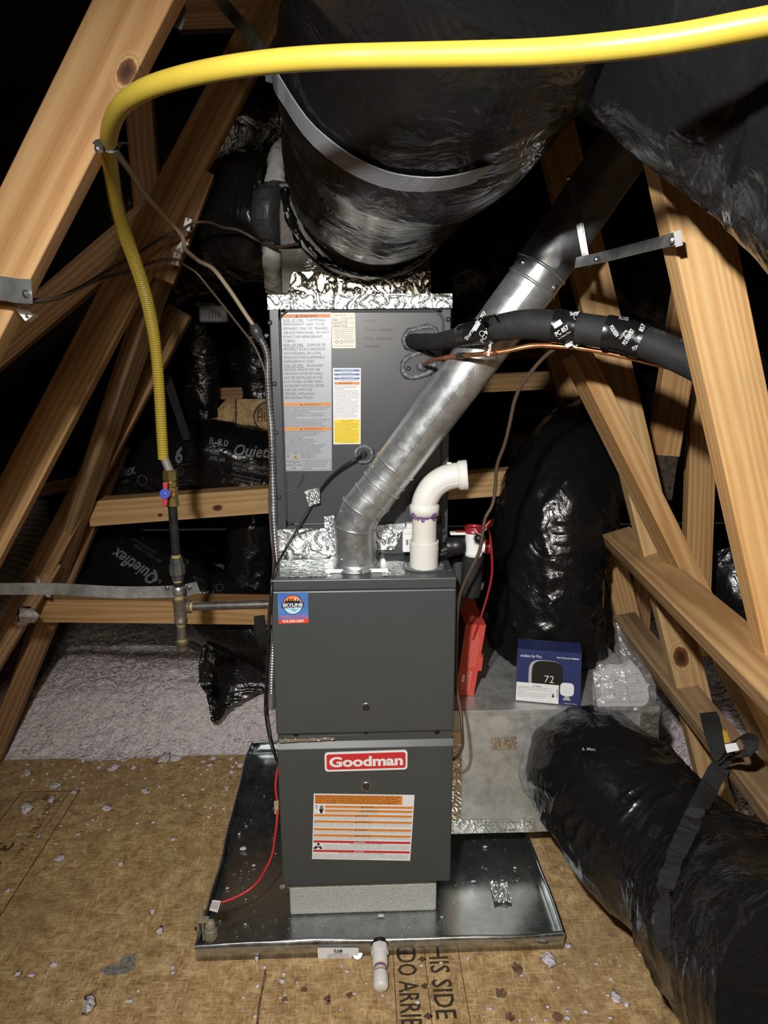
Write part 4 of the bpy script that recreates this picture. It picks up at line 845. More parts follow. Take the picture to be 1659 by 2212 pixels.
# small cream label
sh = Sheet([at(716, 675.5, CY), at(767, 675.5, CY), at(768.5, 752, CY), at(717.5, 752.5, CY)], 195, 288)
m = MB(); sh.slab(m, 0, 0, 195, 288, .0002, .0009, 10); bl = m.build('room_area_label', CREAM, coil)
mk = MB(); e1 = .0012
sh.text(mk, 'MODEL   COIL SIZE', 20, 24, 8, e1, maxw=150); 
for i, t in enumerate(('MIN.', 'ROOM', 'AREA')): sh.text(mk, t, 10, 68+i*24, 17, e1, width=[46, 66, 66][i])
sh.text(mk, 'm2', 96, 74, 16, e1, width=24); sh.text(mk, 'ft2', 92, 112, 16, e1, width=30)
for r in ((84, 44, 86, 122), (122, 44, 124, 122), (84, 44, 186, 46), (84, 82, 186, 84), (84, 120, 186, 122)): sh.rect(mk, *r, e1)
for i, t in enumerate(('MAX ALLOWABLE SYSTEM CHARGE AND', 'MINIMUM ROOM AREA SEE MANUAL FOR', 'INSTALLATION HEIGHT AND FLOOR AREA', 'SEE TECHNICAL LABEL', 'CONTAINS FLAMMABLE REFRIGERANT')): sh.text(mk, t, 98, 140+i*17, 8, e1, align='c', width=160-18*(i % 2), res=1)
for cx in (40, 78):
    sh.poly(mk, [(cx-17, 236), (cx, 219), (cx+17, 236), (cx, 253)], e1)
sh.text(mk, 'REFRIGERANT', 102, 230, 10, e1, width=84); sh.text(mk, 'SAFETY GROUP', 102, 246, 10, e1, width=84); sh.text(mk, 'SEE INSTALLATION MANUAL FOR DETAILS', 98, 274, 8, e1, width=160, align='c', res=1)
mk.build('black_print', plain('brown_ink', (.12, .10, .07), .5), bl)
mw = MB(); e2 = .0015
for cx in (40, 78): sh.poly(mw, [(cx-12, 236), (cx, 224), (cx+12, 236), (cx, 248)], e2)
mw.build('symbol_field', CREAM, bl)
# white / yellow label
sh = Sheet([at(719, 795, CY), at(779.5, 795, CY), at(779, 959, CY), at(720.5, 960, CY)], 230, 625)
m = MB(); sh.slab(m, 0, 0, 230, 625, .0002, .0009, 3); bl = m.build('cleaning_label', LABEL, coil)
mb_, mo, my, mk = MB(), MB(), MB(), MB(); e1 = .0012; e2 = .0015
for v in (12, 44, 77): sh.rect(mb_, 10, v, 220, v+14, e1)
sh.rect(mo, 10, 112, 220, 133, e1); sh.rect(my, 8, 418, 222, 616, e1)
mw = MB()
for v, t in ((12, 'INSTALLER NOTICE'), (44, 'AVIS A L INSTALLATEUR'), (77, 'AVISO AL INSTALADOR')): sh.text(mw, t, 115, v+11.5, 8.5, e2, align='c', maxw=170)
for i, v in enumerate((35, 68, 101)):
    sh.text(mk, ['DO NOT INSTALL COIL ON ANY OTHER', 'LIRE LES INSTRUCTIONS AVANT DE POSER', 'LEA LAS INSTRUCCIONES ANTES DE'][i], 115, v, 6.5, e1, align='c', width=195, res=1); sh.text(mk, 'FURNACE TYPE THAN LISTED', 115, v+8, 6, e1, align='c', width=95, res=1)
sh.poly(mk, [(50, 130), (66, 130), (58, 115)], e2); sh.text(mk, 'WARNING', 72, 129, 12, e2, width=84)
wl_ = ['THIS COIL IS SUPPLIED WITH A HOLDING', 'CHARGE. FOLLOW THESE INSTRUCTIONS', 'TO AVOID INJURY', '1. Release holding charge by removing', '   the small rubber plug in the pipe', '2. There are rubber plugs. Take off the', '   plug before brazing. Do not leave plugs', '   in place when the lines are brazed', '3. Remove the valve core and purge with', '   nitrogen while brazing', '4. Use a wet cloth to protect the valve', '   body and the coil panel from heat', '5. Braze the line set to the coil', '   pressure test the joints with nitrogen', '   to check that the system is tight', '6. Evacuate the line set and the coil', '   to 500 microns or lower and hold', '7. Seal the panel openings around the', '   lines with the gaskets supplied', '8. Do not use the coil without', '   the drain pan and secondary drain', '   fitted. See installation manual']
for i, t in enumerate(wl_): sh.text(mk, t, 12, 150+i*12., 7.4, e1, width=min(205, 5.3*len(t)), res=1)
yl = ['ALUMINUM COIL CLEANING', 'RECOMMENDATION', 'This unit features an aluminum coil.', 'The coil must be cleaned with water or', 'a mild soap only. Use of acid based', 'cleaners will damage the coil surface', 'and void the coil warranty.', 'Rinse the coil well after cleaning', 'and dry it before closing the panel.', 'This coil is coated at the factory to', 'slow corrosion. Do not scrape the fins', 'or bend them with a pressure washer', 'Inspect the drain pan each season and', 'flush the drain line with clean water.', 'NOTE: Keep this label with the coil', 'See installation manual']
for i, t in enumerate(yl): sh.text(mk, t, 115 if i < 2 or i == 15 else 12, 430+i*12.1, 7.2, e2, align='c' if i < 2 or i == 15 else 'l', width=min(206, 5.4*len(t)), res=1)
mb_.build('blue_print', BLUE, bl); mo.build('orange_print', ORANGE, bl); my.build('yellow_print', YELL, bl); mk.build('black_print', BLACK, bl); mw.build('white_print', WHITE, bl)
# marker handwriting
sh = Sheet([at(780, 685, CY), at(870, 685, CY), at(870, 760, CY), at(780, 760, CY)], 90, 75)
mk = MB(); 
for t, u, v, wd in (('R454B', 6, 12, 26), ('Total charge', 6, 30, 62), ('A2L Sensor', 4, 49, 66), ('inside', 6, 66, 34)): sh.text(mk, t, u, v, 7.5, .0006, width=wd, shear=.3)
mk.build('marker_writing', plain('marker', (.012, .014, .02), .25), coil)
# pipe gaskets with sealant
def gasket(px0, py0, px1, py1, r, seed, ring=.0065):
    A, B = at(px0, py0, CY), at(px1, py1, CY); pts = []; d = unit(B-A); ang = math.atan2(d[2], d[0])
    for k in range(13): a = ang-math.pi/2+math.pi*k/12; pts.append(B+r*np.array([math.cos(a), 0, math.sin(a)]))
    for k in range(13): a = ang+math.pi/2+math.pi*k/12; pts.append(A+r*np.array([math.cos(a), 0, math.sin(a)]))
    m = MB(); m.prism([p+V3((0, -.004, 0)) for p in pts], (0, .004, 0)); o = m.build('pipe_gasket', GREYD, coil)
    loop = pts+[pts[0]]; q = lambda t, th, rr_: .0028*perlin(np.stack([t*90+seed, np.cos(th)*1.2, np.sin(th)*1.2], -1))+.0025*perlin(np.stack([t*28+seed, np.cos(th), np.sin(th)], -1))
    Tube([p+V3((0, -.002, 0)) for p in loop], ring, 150, 8, q).mb(False).build('sealant', SEAL, coil)
    screws(coil, DARKST, [(A-d*r*.5+V3((0, -.004, 0)), (0, -1, 0), .004, .003), (B+V3((0, -.004, -r*.6)), (0, -1, 0), .003, .003)])
gasket(893, 733, 925, 726, .023, 1.); gasket(893, 792, 915, 784, .027, 7., .007)
c = at(786, 981, CY); m = MB()
th = np.linspace(0, 2*np.pi, 25); Tube([c+.021*np.array([math.cos(a), 0, math.sin(a)])+V3((0, -.001, 0)) for a in th], .0055, 80, 8, lambda t, h, r: .003*perlin(np.stack([t*70, np.cos(h), np.sin(h)], -1))).mb(False).build('sealant', SEAL, coil)
m.cyl(c+V3((0, .001, 0)), c+V3((0, -.006, 0)), .017, n=24); m.cyl(c+V3((0, -.004, 0)), c+V3((-.003, -.014, -.003)), .010, .007, n=16); m.build('grommet', GREYD, coil)
# foil tape along the top and the base
foil_patch('foil_tape', [at(577, 637, CY-.001), at(977, 634, CY-.001), at(977, 665, CY-.001), at(578.5, 669, CY-.001)], coil, .0020, 30., .001, .0024, 3.)
foil_patch('foil_tape', [(-CX-.001, CY+.002, CZ+.002), (CX+.001, CY+.002, CZ+.002), (CX+.001, CY+.06, CZ+.004), (-CX-.001, CY+.06, CZ+.004)], coil, .0020, 30., .001, .003, 6.)
foil_patch('foil_tape', [at(599, 1144, CY-.002), at(736, 1138, CY-.002), at(728, 1205, CY-.004), at(601, 1206, CY-.004)], coil, .0030, 26., .001, .0024, 13.)
foil_patch('foil_tape', [at(700, 1116, CY-.003), at(722, 1112, CY-.003), at(722, 1190, CY-.005), at(704, 1190, CY-.005)], coil, .003, 70., .001, .003, 23.)
foil_patch('foil_tape', [at(808, 1134, CY-.003), at(876, 1130, CY-.003), at(852, 1187, CY-.005), at(808, 1187, CY-.005)], coil, .0030, 26., .001, .0024, 33.)
# ================================================================== FLUE PIPE
def miter_pipe(pts, rad, n=32):
    """angled pipe sections: returns the ring of every joint"""
    pts = [V3(p) for p in pts]; rings = []; u = None
    for i, p in enumerate(pts):
        d0 = unit(p-pts[i-1]) if i else None; d1 = unit(pts[i+1]-p) if i < len(pts)-1 else None
        ax = d1 if d0 is None else d0; nb = unit((d0 if d0 is not None else d1)+(d1 if d1 is not None else d0))
        h = V3((0, 1, 0)); a = unit(h-ax*(h@ax)); b = np.cross(ax, a); R_ = []
        for k in range(n):
            t = 2*math.pi*k/n; q = p+(a*math.cos(t)+b*math.sin(t))*rad[i]
            s_ = ((p-q)@nb)/(ax@nb); R_.append(q+ax*s_)
        rings.append(np.array(R_))
    return rings
def ring_bead(ring, r, nseg=8):
    P = list(ring)+[ring[0]]; return Tube(P, r, len(ring)*2, nseg).mb(False)
flue = thing('flue_pipe', 'silver galvanised flue pipe rising from the furnace top to the right', 'flue pipe', (0, .086, FT))
b0 = atz(770, 1226, FT)
m = MB(); m.prism([atz(703, 1238, FT)+V3((0, 0, .0008)), atz(838, 1236, FT)+V3((0, 0, .0008)), atz(828, 1196, FT)+V3((0, 0, .0008)), atz(717, 1198, FT)+V3((0, 0, .0008))], (0, 0, .0016)); 
m.build('flange_plate', STEEL, flue)
m = MB(); m.prism([atz(703, 1238, FT)+V3((0, 0, .0008)), atz(838, 1236, FT)+V3((0, 0, .0008)), atz(838, 1236, FT)+V3((0, .002, .009)), atz(703, 1238, FT)+V3((0, .002, .009))], (0, -.001, 0)); m.build('flange_lip', STEEL, flue)
for px, py in ((709, 1236), (825, 1234), (720, 1203), (824, 1200)): screws(flue, STEEL, [(atz(px, py, FT)+V3((0, 0, .002)), (0, 0, 1), .004, .003)])
FP = [(b0[0], b0[1], FT+.002), (b0[0], b0[1], FT+.012)]
px_ = [(766, 1138, .087), (781, 1099, .086), (804, 1074, .084), (825, 1047, .081), (846, 1018, .078)]
FP = [V3(FP[0])]+[at(*p) for p in px_]+[at(1149, 612, -.005), at(1169, 581, -.008), at(1410, 228, -.02)]
RD = [.0500, .0505, .051, .051, .051, .0515, .0565, .058, .058]
rg = miter_pipe(FP, RD)
nm = ['elbow_gore', 'elbow_gore', 'elbow_gore', 'elbow_gore', 'elbow_collar', 'straight_pipe', 'pipe_collar', 'upper_pipe']
for i in range(len(nm)):
    if nm[i] in ('straight_pipe', 'upper_pipe'):
        G = np.array([rg[i]*(1-t)+rg[i+1]*t for t in np.linspace(0, 1, 26)])
        cen = G.mean(1, keepdims=True); G = cen+(G-cen)*(1+.012*perlin(G*14)[..., None])
    else: G = np.array([rg[i]*(1-t)+rg[i+1]*t for t in np.linspace(0, 1, 6)])
    MB().grid(G, True, True).build(nm[i], FLUEM, flue)
for i in (1, 2, 3, 4, 6, 7): ring_bead(rg[i], .0032 if i < 6 else .0036).build('seam_bead', FLUEM, flue)
def ring_at(i, t, k=1.0):
    r = rg[i]*(1-t)+rg[i+1]*t; c = r.mean(0); return c+(r-c)*k
ring_bead(ring_at(5, .03), .0030).build('seam_bead', FLUEM, flue); ring_bead(ring_at(4, .55), .0026).build('seam_bead', FLUEM, flue); ring_bead(ring_at(0, .04, 1.06), .0035).build('base_bead', FLUEM, flue)
G = np.array([ring_at(0, t, k) for t, k in ((0, 1.06), (.04, 1.05), (.16, 1.045), (.18, 1.0))]); MB().grid(G, True, True).build('base_collar', FLUEM, flue)
# lengthwise lock seam, rivets and screws
def on_pipe(i, t, px_hint, k=1.0):
    r = ring_at(i, t, k); d = [abs((CAM+ray(*px_hint)*((p-CAM)@FW)-p)@RT)+abs((CAM+ray(*px_hint)*((p-CAM)@FW)-p)@DN) + (10 if (p-r.mean(0))@(CAM-r.mean(0)) < 0 else 0) for p in r]
    j = int(np.argmin(d)); return r[j], unit(r[j]-r.mean(0))
a = rg[5]; b = rg[6]; j = int(np.argmin([p[1]*1.2+.9*p[0] for p in a])); 
j = (j+3) % 32
for px, py, i, t in ((736, 1199, 0, .30), (767, 1195, 0, .30), (766, 1165, 0, .65), (731, 1108, 1, .6), (768, 1112, 1, .7), (812, 1005, 4, .7), (866, 1035, 4, .7)):
    p, n = on_pipe(i, t, (px, py)); m = MB(); m.sphere(p, .0045 if (px, py) == (736, 1199) else .0026, 8); m.build('rivet', STEEL, flue)
p, n = on_pipe(0, .07, (780, 1223), 1.05); screws(flue, STEEL, [(p, n, .0035, .006)])
for px, py, t in ((1125, 574, .55), (1196, 624, .4)):
    p, n = on_pipe(6, t, (px, py)); screws(flue, STEEL, [(p, n, .005, .004)])
m = MB()
sA = [rg[5][j]*(1-t)+rg[6][j]*t for t in np.linspace(.0, 1, 30)]; Tube(sA, .0016, 40, 6).mb().build('lock_seam', FLUEM, flue)
# flue brace: upright channel and band to the right hand timber
fb = thing('flue_bracket', 'thin bright metal strap bracket from the flue to the right timber', 'bracket', at(1265, 572, -.10))
P, _ = catmull([at(1230, 380, -.075), at(1248, 470, -.085), at(1268, 578, -.10)], 14); ribbon(P, [(-.5, -1, 0)]*14, .011, .0015).build('upright', STEEL, fb)
P, _ = catmull([at(1238, 376, -.07), at(1256, 470, -.08), at(1274, 576, -.095)], 14); ribbon(P, [(1, -.4, 0)]*14, .008, .0015).build('flange', STEEL, fb)
P, _ = catmull([at(1244, 568, -.09), at(1300, 556, -.19), at(1380, 536, -.34), at(1464, 515, -.525)], 16); ribbon(P, [(-.6, -1, .1)]*16, .021, .0016).build('band', galv_mat('band_zinc', (.5, .52, .53), .3, .8), fb)
P, _ = catmull([at(1462, 499, -.525), at(1467, 532, -.525)], 6); ribbon(P, [(-.3, -1, 0)]*6, .010, .002).build('end_tab', STEEL, fb)
screws(fb, STEEL, [(at(1264, 561, -.115), (-.4, -1, 0), .0035, .003), (at(1288, 560, -.175), (-.4, -1, 0), .003, .003), (at(1452, 518, -.522), (-.4, -1, 0), .0035, .003), (at(1228, 383, -.085), (-.4, -1, 0), .0035, .003)])

# ================================================================== WHITE VENT ELBOW
PYV = .078
vent = thing('vent_elbow', 'white plastic intake elbow on the furnace top, right of the flue', 'pipe', atz(915, 1228, FT))
vc = atz(915, 1226, FT); vz = FT
m = MB(); pts = [(vc[0]+.047*math.cos(a)*(1.12 if abs(math.cos(a)) > .8 else 1), vc[1]+.040*math.sin(a), FT+.001) for a in np.linspace(0, 2*math.pi, 24, endpoint=False)]
m.prism(pts, (0, 0, .006)); m.build('flange', plain('grey_vent_flange', (.16, .165, .17), .35), vent)
screws(vent, STEEL, [((vc[0]+sx*.044, vc[1]+.002, FT+.007), (0, 0, 1), .0035, .003) for sx in (-1, 1)])
zc0 = at(915, 1170, PYV)[2]; zc1 = at(915, 1112, PYV)[2]; zc2 = at(915, 1098, PYV)[2]
m = MB(); m.lathe((vc[0], PYV, FT+.006), (vc[0], PYV, 2), [(0, .0350), (zc0-FT-.006, .0362), (zc0-FT-.003, .0362), (zc0-FT-.003, .0315)], 36, caps=False); m.build('coupling', PVC, vent)
m = MB(); m.cyl((vc[0], PYV, FT+.03), (vc[0], PYV, zc1+.004), .0302, n=32); m.build('pipe', plain('cream_pvc', (.68, .65, .58), .34), vent)
m = MB(); m.lathe((vc[0], PYV, zc0-.004), (vc[0], PYV, 2), [(0, .0306), (.004, .0312), (.006, .0306)], 32, caps=False); m.build('primer_ring', PURPLE, vent)
G = []
for k in range(41):
    a = 2*math.pi*k/40; dz = .007*abs(perlin(np.array([[math.cos(a)*2.2, math.sin(a)*2.2, 4.]]))[0])*2.2+.004
    G.append([(vc[0]+.0309*math.cos(a), PYV+.0309*math.sin(a), zc1-.001), (vc[0]+.0306*math.cos(a), PYV+.0306*math.sin(a), zc1-dz)])
MB().grid(np.array(G), True).build('primer_drip', PURPLE, vent)
G = []
for k in range(41):
    a = 2*math.pi*k/40; dz = .010*max(0, perlin(np.array([[math.cos(a)*3.2, math.sin(a)*3.2, 9.]]))[0])*2+.002
    G.append([(vc[0]+.0368*math.cos(a), PYV+.0368*math.sin(a), zc1+.0005), (vc[0]+.0368*math.cos(a), PYV+.0368*math.sin(a), zc1+dz)])
MB().grid(np.array(G), True).build('primer_drip', PURPLE, vent)
ep = [(vc[0], PYV, zc1), at(915.5, 1098, PYV), at(920, 1077, PYV), at(935, 1052, PYV), at(958, 1035, PYV-.002), at(982, 1028, PYV-.006), at(1008, 1026, PYV-.010)]
tb = Tube(ep, [.0315, .0315, .0318, .0318, .0318, .0315, .0315], 60, 32, up=(0, 1, 0)); tb.mb(False).build('elbow', PVC, vent)
m = MB(); m.lathe((vc[0], PYV, zc1), (vc[0], PYV, 2), [(0, .0335), (0, .0366), (zc2-zc1+.008, .0366), (zc2-zc1+.012, .0325)], 36, caps=False); m.build('socket', PVC, vent)
e0 = V3(ep[-2]); e1 = V3(ep[-1]); dd = unit(e1-e0)
m = MB(); m.lathe(e1-dd*.021, e1+dd, [(0, .0325), (.003, .0362), (.022, .0368), (.024, .0352), (.024, .0305), (.002, .0300)], 36, caps=False); m.build('socket', PVC, vent)
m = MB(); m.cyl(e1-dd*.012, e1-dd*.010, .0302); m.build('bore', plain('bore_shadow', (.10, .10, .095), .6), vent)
m = MB(); m.bbox((-.006, -.004, 0), (.006, .004, .004), .0015, lambda p: at(970, 1002, PYV)+V3(p)); m.build('mould_nub', PVC, vent)
seam = [tb.C[i]+tb.D[i, 16+0]*0 for i in range(60)]
k_ = int(np.argmin([tb.D[30, k][1] for k in range(32)])); sm = [tb.G[i, (k_+2) % 32]+tb.D[i, (k_+2) % 32]*.0002 for i in range(4, 58)]; Tube(sm, .0009, 60, 5).mb().build('mould_line', PVC, vent)

# white control module half hidden behind the vent
wb = thing('control_module', 'small white plastic module with a barcode sticker behind the white vent', 'module', at(876, 1192, .15))
c0 = at(870, 1193, .15); c1 = at(898, 1150, .15)
m = MB(); m.bbox((c0[0], .15, c0[2]), (c1[0], .18, c1[2]), .002); m.bbox((c0[0]+.002, .147, c1[2]-.004), (c1[0], .182, c1[2]+.010), .002); m.build('body', PVCW, wb)
m = MB(); m.bbox((c0[0]+.010, .152, c1[2]+.010), (c1[0], .175, c1[2]+.022), .002); m.build('terminal', PVCW, wb)
m = MB()
for k in range(6): m.box((c0[0]+.008, .1493, c0[2]+.020+k*.0024), (c0[0]+.014, .1499, c0[2]+.0214+k*.0024))
o = m.build('barcode', BLACK, wb); o['kind'] = 'stuff'

# ================================================================== CONDENSATE TRAP beside the furnace
TY = .13
trap = thing('condensate_trap', 'white condensate trap tee with red caps, right of the furnace top', 'trap', at(1022, 1200, TY))
A = at(940, 1197, TY+.01); B = at(1004, 1172, TY)
m = MB(); m.cyl(A, A+(B-A)*.55, .0205, .0215); m.build('taped_arm', TAPE, trap)
m = MB(); dd = unit(at(1006, 1178, TY)-at(966, 1180, TY)); a0 = at(964, 1180, TY)
m.lathe(a0, a0+dd, [(0, .0215), (.012, .0235), (.016, .0222), (.020, .0235), (.045, .0235), (.047, .020)], 28); m.build('rubber_coupling', BLACKP, trap)
tz0 = at(1023, 1201, TY)[2]; tz1 = at(1019, 1149, TY)[2]; tx = at(1023, 1190, TY)[0]
m = MB(); m.lathe((tx, TY, tz0), (tx-.0005, TY, tz0+1), [(0, .0195), (.003, .0225), (.010, .0232), (.014, .0215), (.04, .0225), (tz1-tz0, .0230)], 32); m.build('tee_body', PVCW, trap)
m = MB(); m.cyl((tx, TY, tz0+.028), (tx+.030, TY-.004, tz0+.026), .0165, n=24); m.build('side_port', PVCW, trap)
m = MB(); m.lathe((tx+.027, TY-.004, tz0+.026), (tx+1, TY-.1, tz0+.02), [(0, .0185), (.003, .0190), (.005, .0178), (.008, .0190), (.013, .0188)], 28); plabel(m.build('cap', REDP, trap), 'red ribbed cap on the side port')
m = MB(); m.lathe((tx-.001, TY, tz1-.001), (tx-.001, TY, 3), [(0, .0240), (.004, .0248), (.006, .0225), (.013, .0235), (.016, .0238), (.016, .0205), (.009, .0200)], 32, caps=False); m.cyl((tx-.001, TY, tz1+.006), (tx-.001, TY, tz1+.009), .0205); cap = m.build('cap', REDP, trap); plabel(cap, 'red open cap on top')
m = MB(); m.bbox((tx-.048, TY-.008, tz1+.001), (tx-.018, TY+.006, tz1+.004), .001); m.build('cap_tab', REDP, cap)
m = MB(); m.bbox((tx-.062, TY-.010, tz1-.006), (tx-.022, TY+.010, tz1+.0005), .002); m.build('lug', PVCW, trap)
pz = at(1014, 1287, TY)[2]
m = MB(); m.lathe((tx, TY, tz0+.001), (tx-.006, TY, pz), [(0, .0270), (.02, .0272), (tz0-pz-.006, .0268), (tz0-pz, .0250)], 30); m.build('insulated_drop', FOAM, trap)
foil_patch('tape_tail', [at(1036, 1262, TY-.01), at(1046, 1256, TY-.005), at(1044, 1270, TY-.005), at(1032, 1282, TY-.015)], trap, .002, 60., 0, .003, 4., plain('grey_tape', (.10, .10, .10), .3))
m = MB(); x2 = at(990, 1230, .22); m.cyl((x2[0], .22, x2[2]-.10), (x2[0], .22, x2[2]+.02), .017); m.cyl((x2[0], .22, x2[2]+.02), (x2[0], .22, x2[2]+.026), .019); m.build('rear_drop', plain('grey_pvc', (.055, .055, .056), .5), trap)
# cleaning brush hung over the tee
br = thing('cleaning_brush', 'red handled black bristle brush hanging over the white trap tee', 'brush', at(1040, 1170, TY-.035))
P = [at(1036, 1148, TY-.03), at(1046, 1160, TY-.034), at(1053, 1150, TY-.034), at(1056, 1143, TY-.034), at(1060, 1170, TY-.035), at(1063, 1215, TY-.035), at(1062, 1245, TY-.036), at(1052, 1290, TY-.04), at(1035, 1345, TY-.048), at(1022, 1382, TY-.052)]
t_ = Tube([P[3], P[4], P[5], P[6], P[7], P[8], P[9]], [.0018, .0030, .0034, .0034, .0032, .0030, .0028], 50, 8); t_.mb().build('handle', REDP, br)
m = MB(); d = unit(at(1064, 1125, TY-.03)-at(1049, 1141, TY-.034)); m.bbox((0, -.006, -.006), (.026, .006, .006), .002, lambda p: at(1047, 1142, TY-.034)+d*p[0]+V3((0, 1, 0))*p[1]+np.cross(d, V3((0, 1, 0)))*p[2]); m.bbox((.024, -.005, -.0025), (.034, .005, .0025), .001, lambda p: at(1047, 1142, TY-.034)+d*p[0]+V3((0, 1, 0))*p[1]+np.cross(d, V3((0, 1, 0)))*p[2]); m.build('tip', REDP, br)
c = at(1034, 1163, TY-.035); m = MB(); rs = np.random.RandomState(4)
for k in range(260):
    v = rs.normal(size=3); v = unit(v)*.021*rs.uniform(.75, 1.05); s_ = unit(np.cross(v, rs.normal(size=3)))*.0005; m.add([c-s_, c+s_, c+v], [(0, 1, 2)])
o = m.build('bristles', BLACKP, br); o['kind'] = 'stuff'
m = MB(); m.sphere(c, .012, 10); m.build('core', BLACKP, br)
ch = [at(1026, 1143, TY-.036), at(1031, 1151, TY-.058), at(1038, 1155, TY-.060), at(1044, 1150, TY-.055), at(1050, 1143, TY-.045)]; cc, _ = catmull(ch, 15); m = MB()
for p in cc: m.sphere(p, .0014, 6)
m.build('bead_chain', PVCW, br)['kind'] = 'stuff'

# ================================================================== REFRIGERANT LINES
ls = thing('insulated_pipe', 'thick black foam insulated pipe with printed tape bands, curving out of the coil cabinet', 'pipe', at(893, 735, CY))
lp = [(888, 738, .205), (915, 738, .15), (950, 737, .075), (1005, 724, -.02), (1060, 711, -.095), (1130, 701, -.14), (1190, 703, -.165), (1260, 711, -.195), (1330, 722, -.225), (1400, 742, -.26), (1460, 766, -.29), (1530, 800, -.33), (1640, 860, -.40)]
lr = [.020, .020, .0195, .023, .026, .029, .030, .0305, .0300, .0300, .0300, .0300, .0300]
LT = Tube([at(*p) for p in lp], lr, 150, 24, lambda t, th, r: .0012*perlin(np.stack([t*18, np.cos(th)*1.3, np.sin(th)*1.3], -1)), up=(0, -1, 0)); LT.mb().build('foam_sleeve', FOAM, ls)
LB = LT.bvh()
def band_on(T_, i0, i1, k, name, mat, parent, wr=.0010, seed=0., flare=0):
    G = T_.C[i0:i1, None]+T_.D[i0:i1]*(T_.r[i0:i1]+k)[..., None]
    q = np.stack([np.repeat(np.arange(i1-i0)[:, None]*.35, T_.ns, 1)+seed, np.repeat(np.cos(T_.th)[None]*2.2, i1-i0, 0), np.repeat(np.sin(T_.th)[None]*2.2, i1-i0, 0)], -1)
    G = G+T_.D[i0:i1]*(wr*(ridge(q, 2.)+perlin(q*2)))[..., None]
    m = MB(); m.grid(G, True, True); e = T_.C[i0:i1, None]+T_.D[i0:i1]*(T_.r[i0:i1]-.002)[..., None]
    m.grid(np.array([e[0], G[0]]), False, True); m.grid(np.array([G[-1], e[-1]]), False, True)
    return m.build(name, mat, parent), G
def px_to_i(T_, px):
    q = T_.C-CAM; x = IMW/2+FPX*(q@RT)/(q@FW); return int(np.argmin(abs(x-px)))
bands = []
for p0, p1, sd in ((1000, 1076, 1.), (1200, 1252, 4.), (1306, 1396, 9.)):
    o, G = band_on(LT, px_to_i(LT, p0), px_to_i(LT, p1), .0016, 'tape_band', TAPE, ls, .0010 if p0 < 1300 else .0016, sd); bands.append((o, BVHTree.FromPolygons([tuple(p) for p in G.reshape(-1, 3)], MB().grid(G, True, True).f)))
# tape lettering is stuck to the band's own curved face
def text_on(bvh, parent, items, off=.0012, mat=WHITE, Yf=-.2, name='lettering'):
    m = MB()
    for it in items:
        txt, px, py, h, ang, kw = it; ca, sa = math.cos(math.radians(ang)), math.sin(math.radians(ang))
        cache = {}
        def fn(x, y):
            X = px+x*ca+y*sa; Y_ = py+x*sa-y*ca
            p = hit(bvh, X, Y_, off); return p if p is not None else at(X, Y_, Yf)
        if txt.startswith('#'):
            w_, hh = kw['w'], h; G = np.array([[fn(w_*a/8, hh*b/3) for b in range(4)] for a in range(9)]); m.grid(G, False)
        elif txt.startswith('O'): 
            for k in range(20):
                a0, a1 = 2*math.pi*k/20, 2*math.pi*(k+1)/20; r0, r1 = h*.82, h
                m.add([fn(r1*math.cos(a0), r1*math.sin(a0)), fn(r1*math.cos(a1), r1*math.sin(a1)), fn(r0*math.cos(a1), r0*math.sin(a1)), fn(r0*math.cos(a0), r0*math.sin(a0))], [(0, 1, 2, 3)])
        else: put_text(m, txt, fn, 0, 0, h, **kw)
    return m.build(name, mat, parent)
text_on(bands[0][1], bands[0][0], [('Shurtape PC 857', 1010, 735, 8, -55, dict(width=72, bold=.02)), ('#', 1029, 716, 10, -58, dict(w=20)), ('PC 857', 1045, 740, 9, -62, dict(width=40, bold=.02)), ('O', 1042, 720, 6, 0, {}), ('Shurtape', 1058, 735, 8, 100, dict(width=34, bold=.02)), ('#', 1060, 698, 9, -45, dict(w=22))])
text_on(bands[1][1], bands[1][0], [('#', 1199, 710, 11, -32, dict(w=20)), ('PC 857', 1203, 727, 10, -32, dict(width=32, bold=.02)), ('For Classes I Duct', 1208, 733, 3.5, -32, dict(width=30)), ('#', 1224, 752, 10, -25, dict(w=18)), ('857', 1240, 752, 10, -35, dict(width=14, bold=.02)), ('Shurtape', 1232, 683, 8, -12, dict(width=22, bold=.02)), ('O', 1244, 686, 5, 0, {}), ('PC', 1248, 684, 9, -20, dict(width=8, bold=.02))])
text_on(bands[2][1], bands[2][0], [('POLYKEN', 1316, 707, 9, 55, dict(width=26, bold=.02)), ('POLYKEN 857', 1352, 746, 10, -58, dict(width=36, bold=.02)), ('O', 1354, 722, 7, 0, {}), ('UL LISTED FOIL', 1340, 733, 4, -50, dict(width=24)), ('857', 1388, 718, 10, -65, dict(width=16, bold=.02)), ('POLYKEN', 1336, 690, 8, 10, dict(width=22, bold=.02)), ('POLYKEN', 1368, 757, 8, -20, dict(width=16, bold=.02))])
text_on(LB, ls, [('10182 7', 1412, 718, 8, 14, dict(width=36)), ('60', 1468, 738, 8, 18, dict(width=14))], .0006, plain('faint_print', (.09, .085, .06), .6), -.27, 'faint_print')
cl = thing('copper_line', 'thin bare copper tube running under the black insulated pipe', 'pipe', at(915, 792, CY))
cp = [(912, 793, .205), (918, 786, .16), (935, 778, .09), (985, 769, -.02), (1030, 766, -.085), (1090, 759, -.115), (1150, 747, -.135), (1210, 748, -.16), (1260, 753, -.175), (1340, 768, -.215), (1420, 787, -.25), (1470, 800, -.28), (1520, 815, -.31), (1620, 850, -.37)]
CT = Tube([at(*p) for p in cp], .0052, 120, 12); CT.mb().build('tube', COPPER, cl)
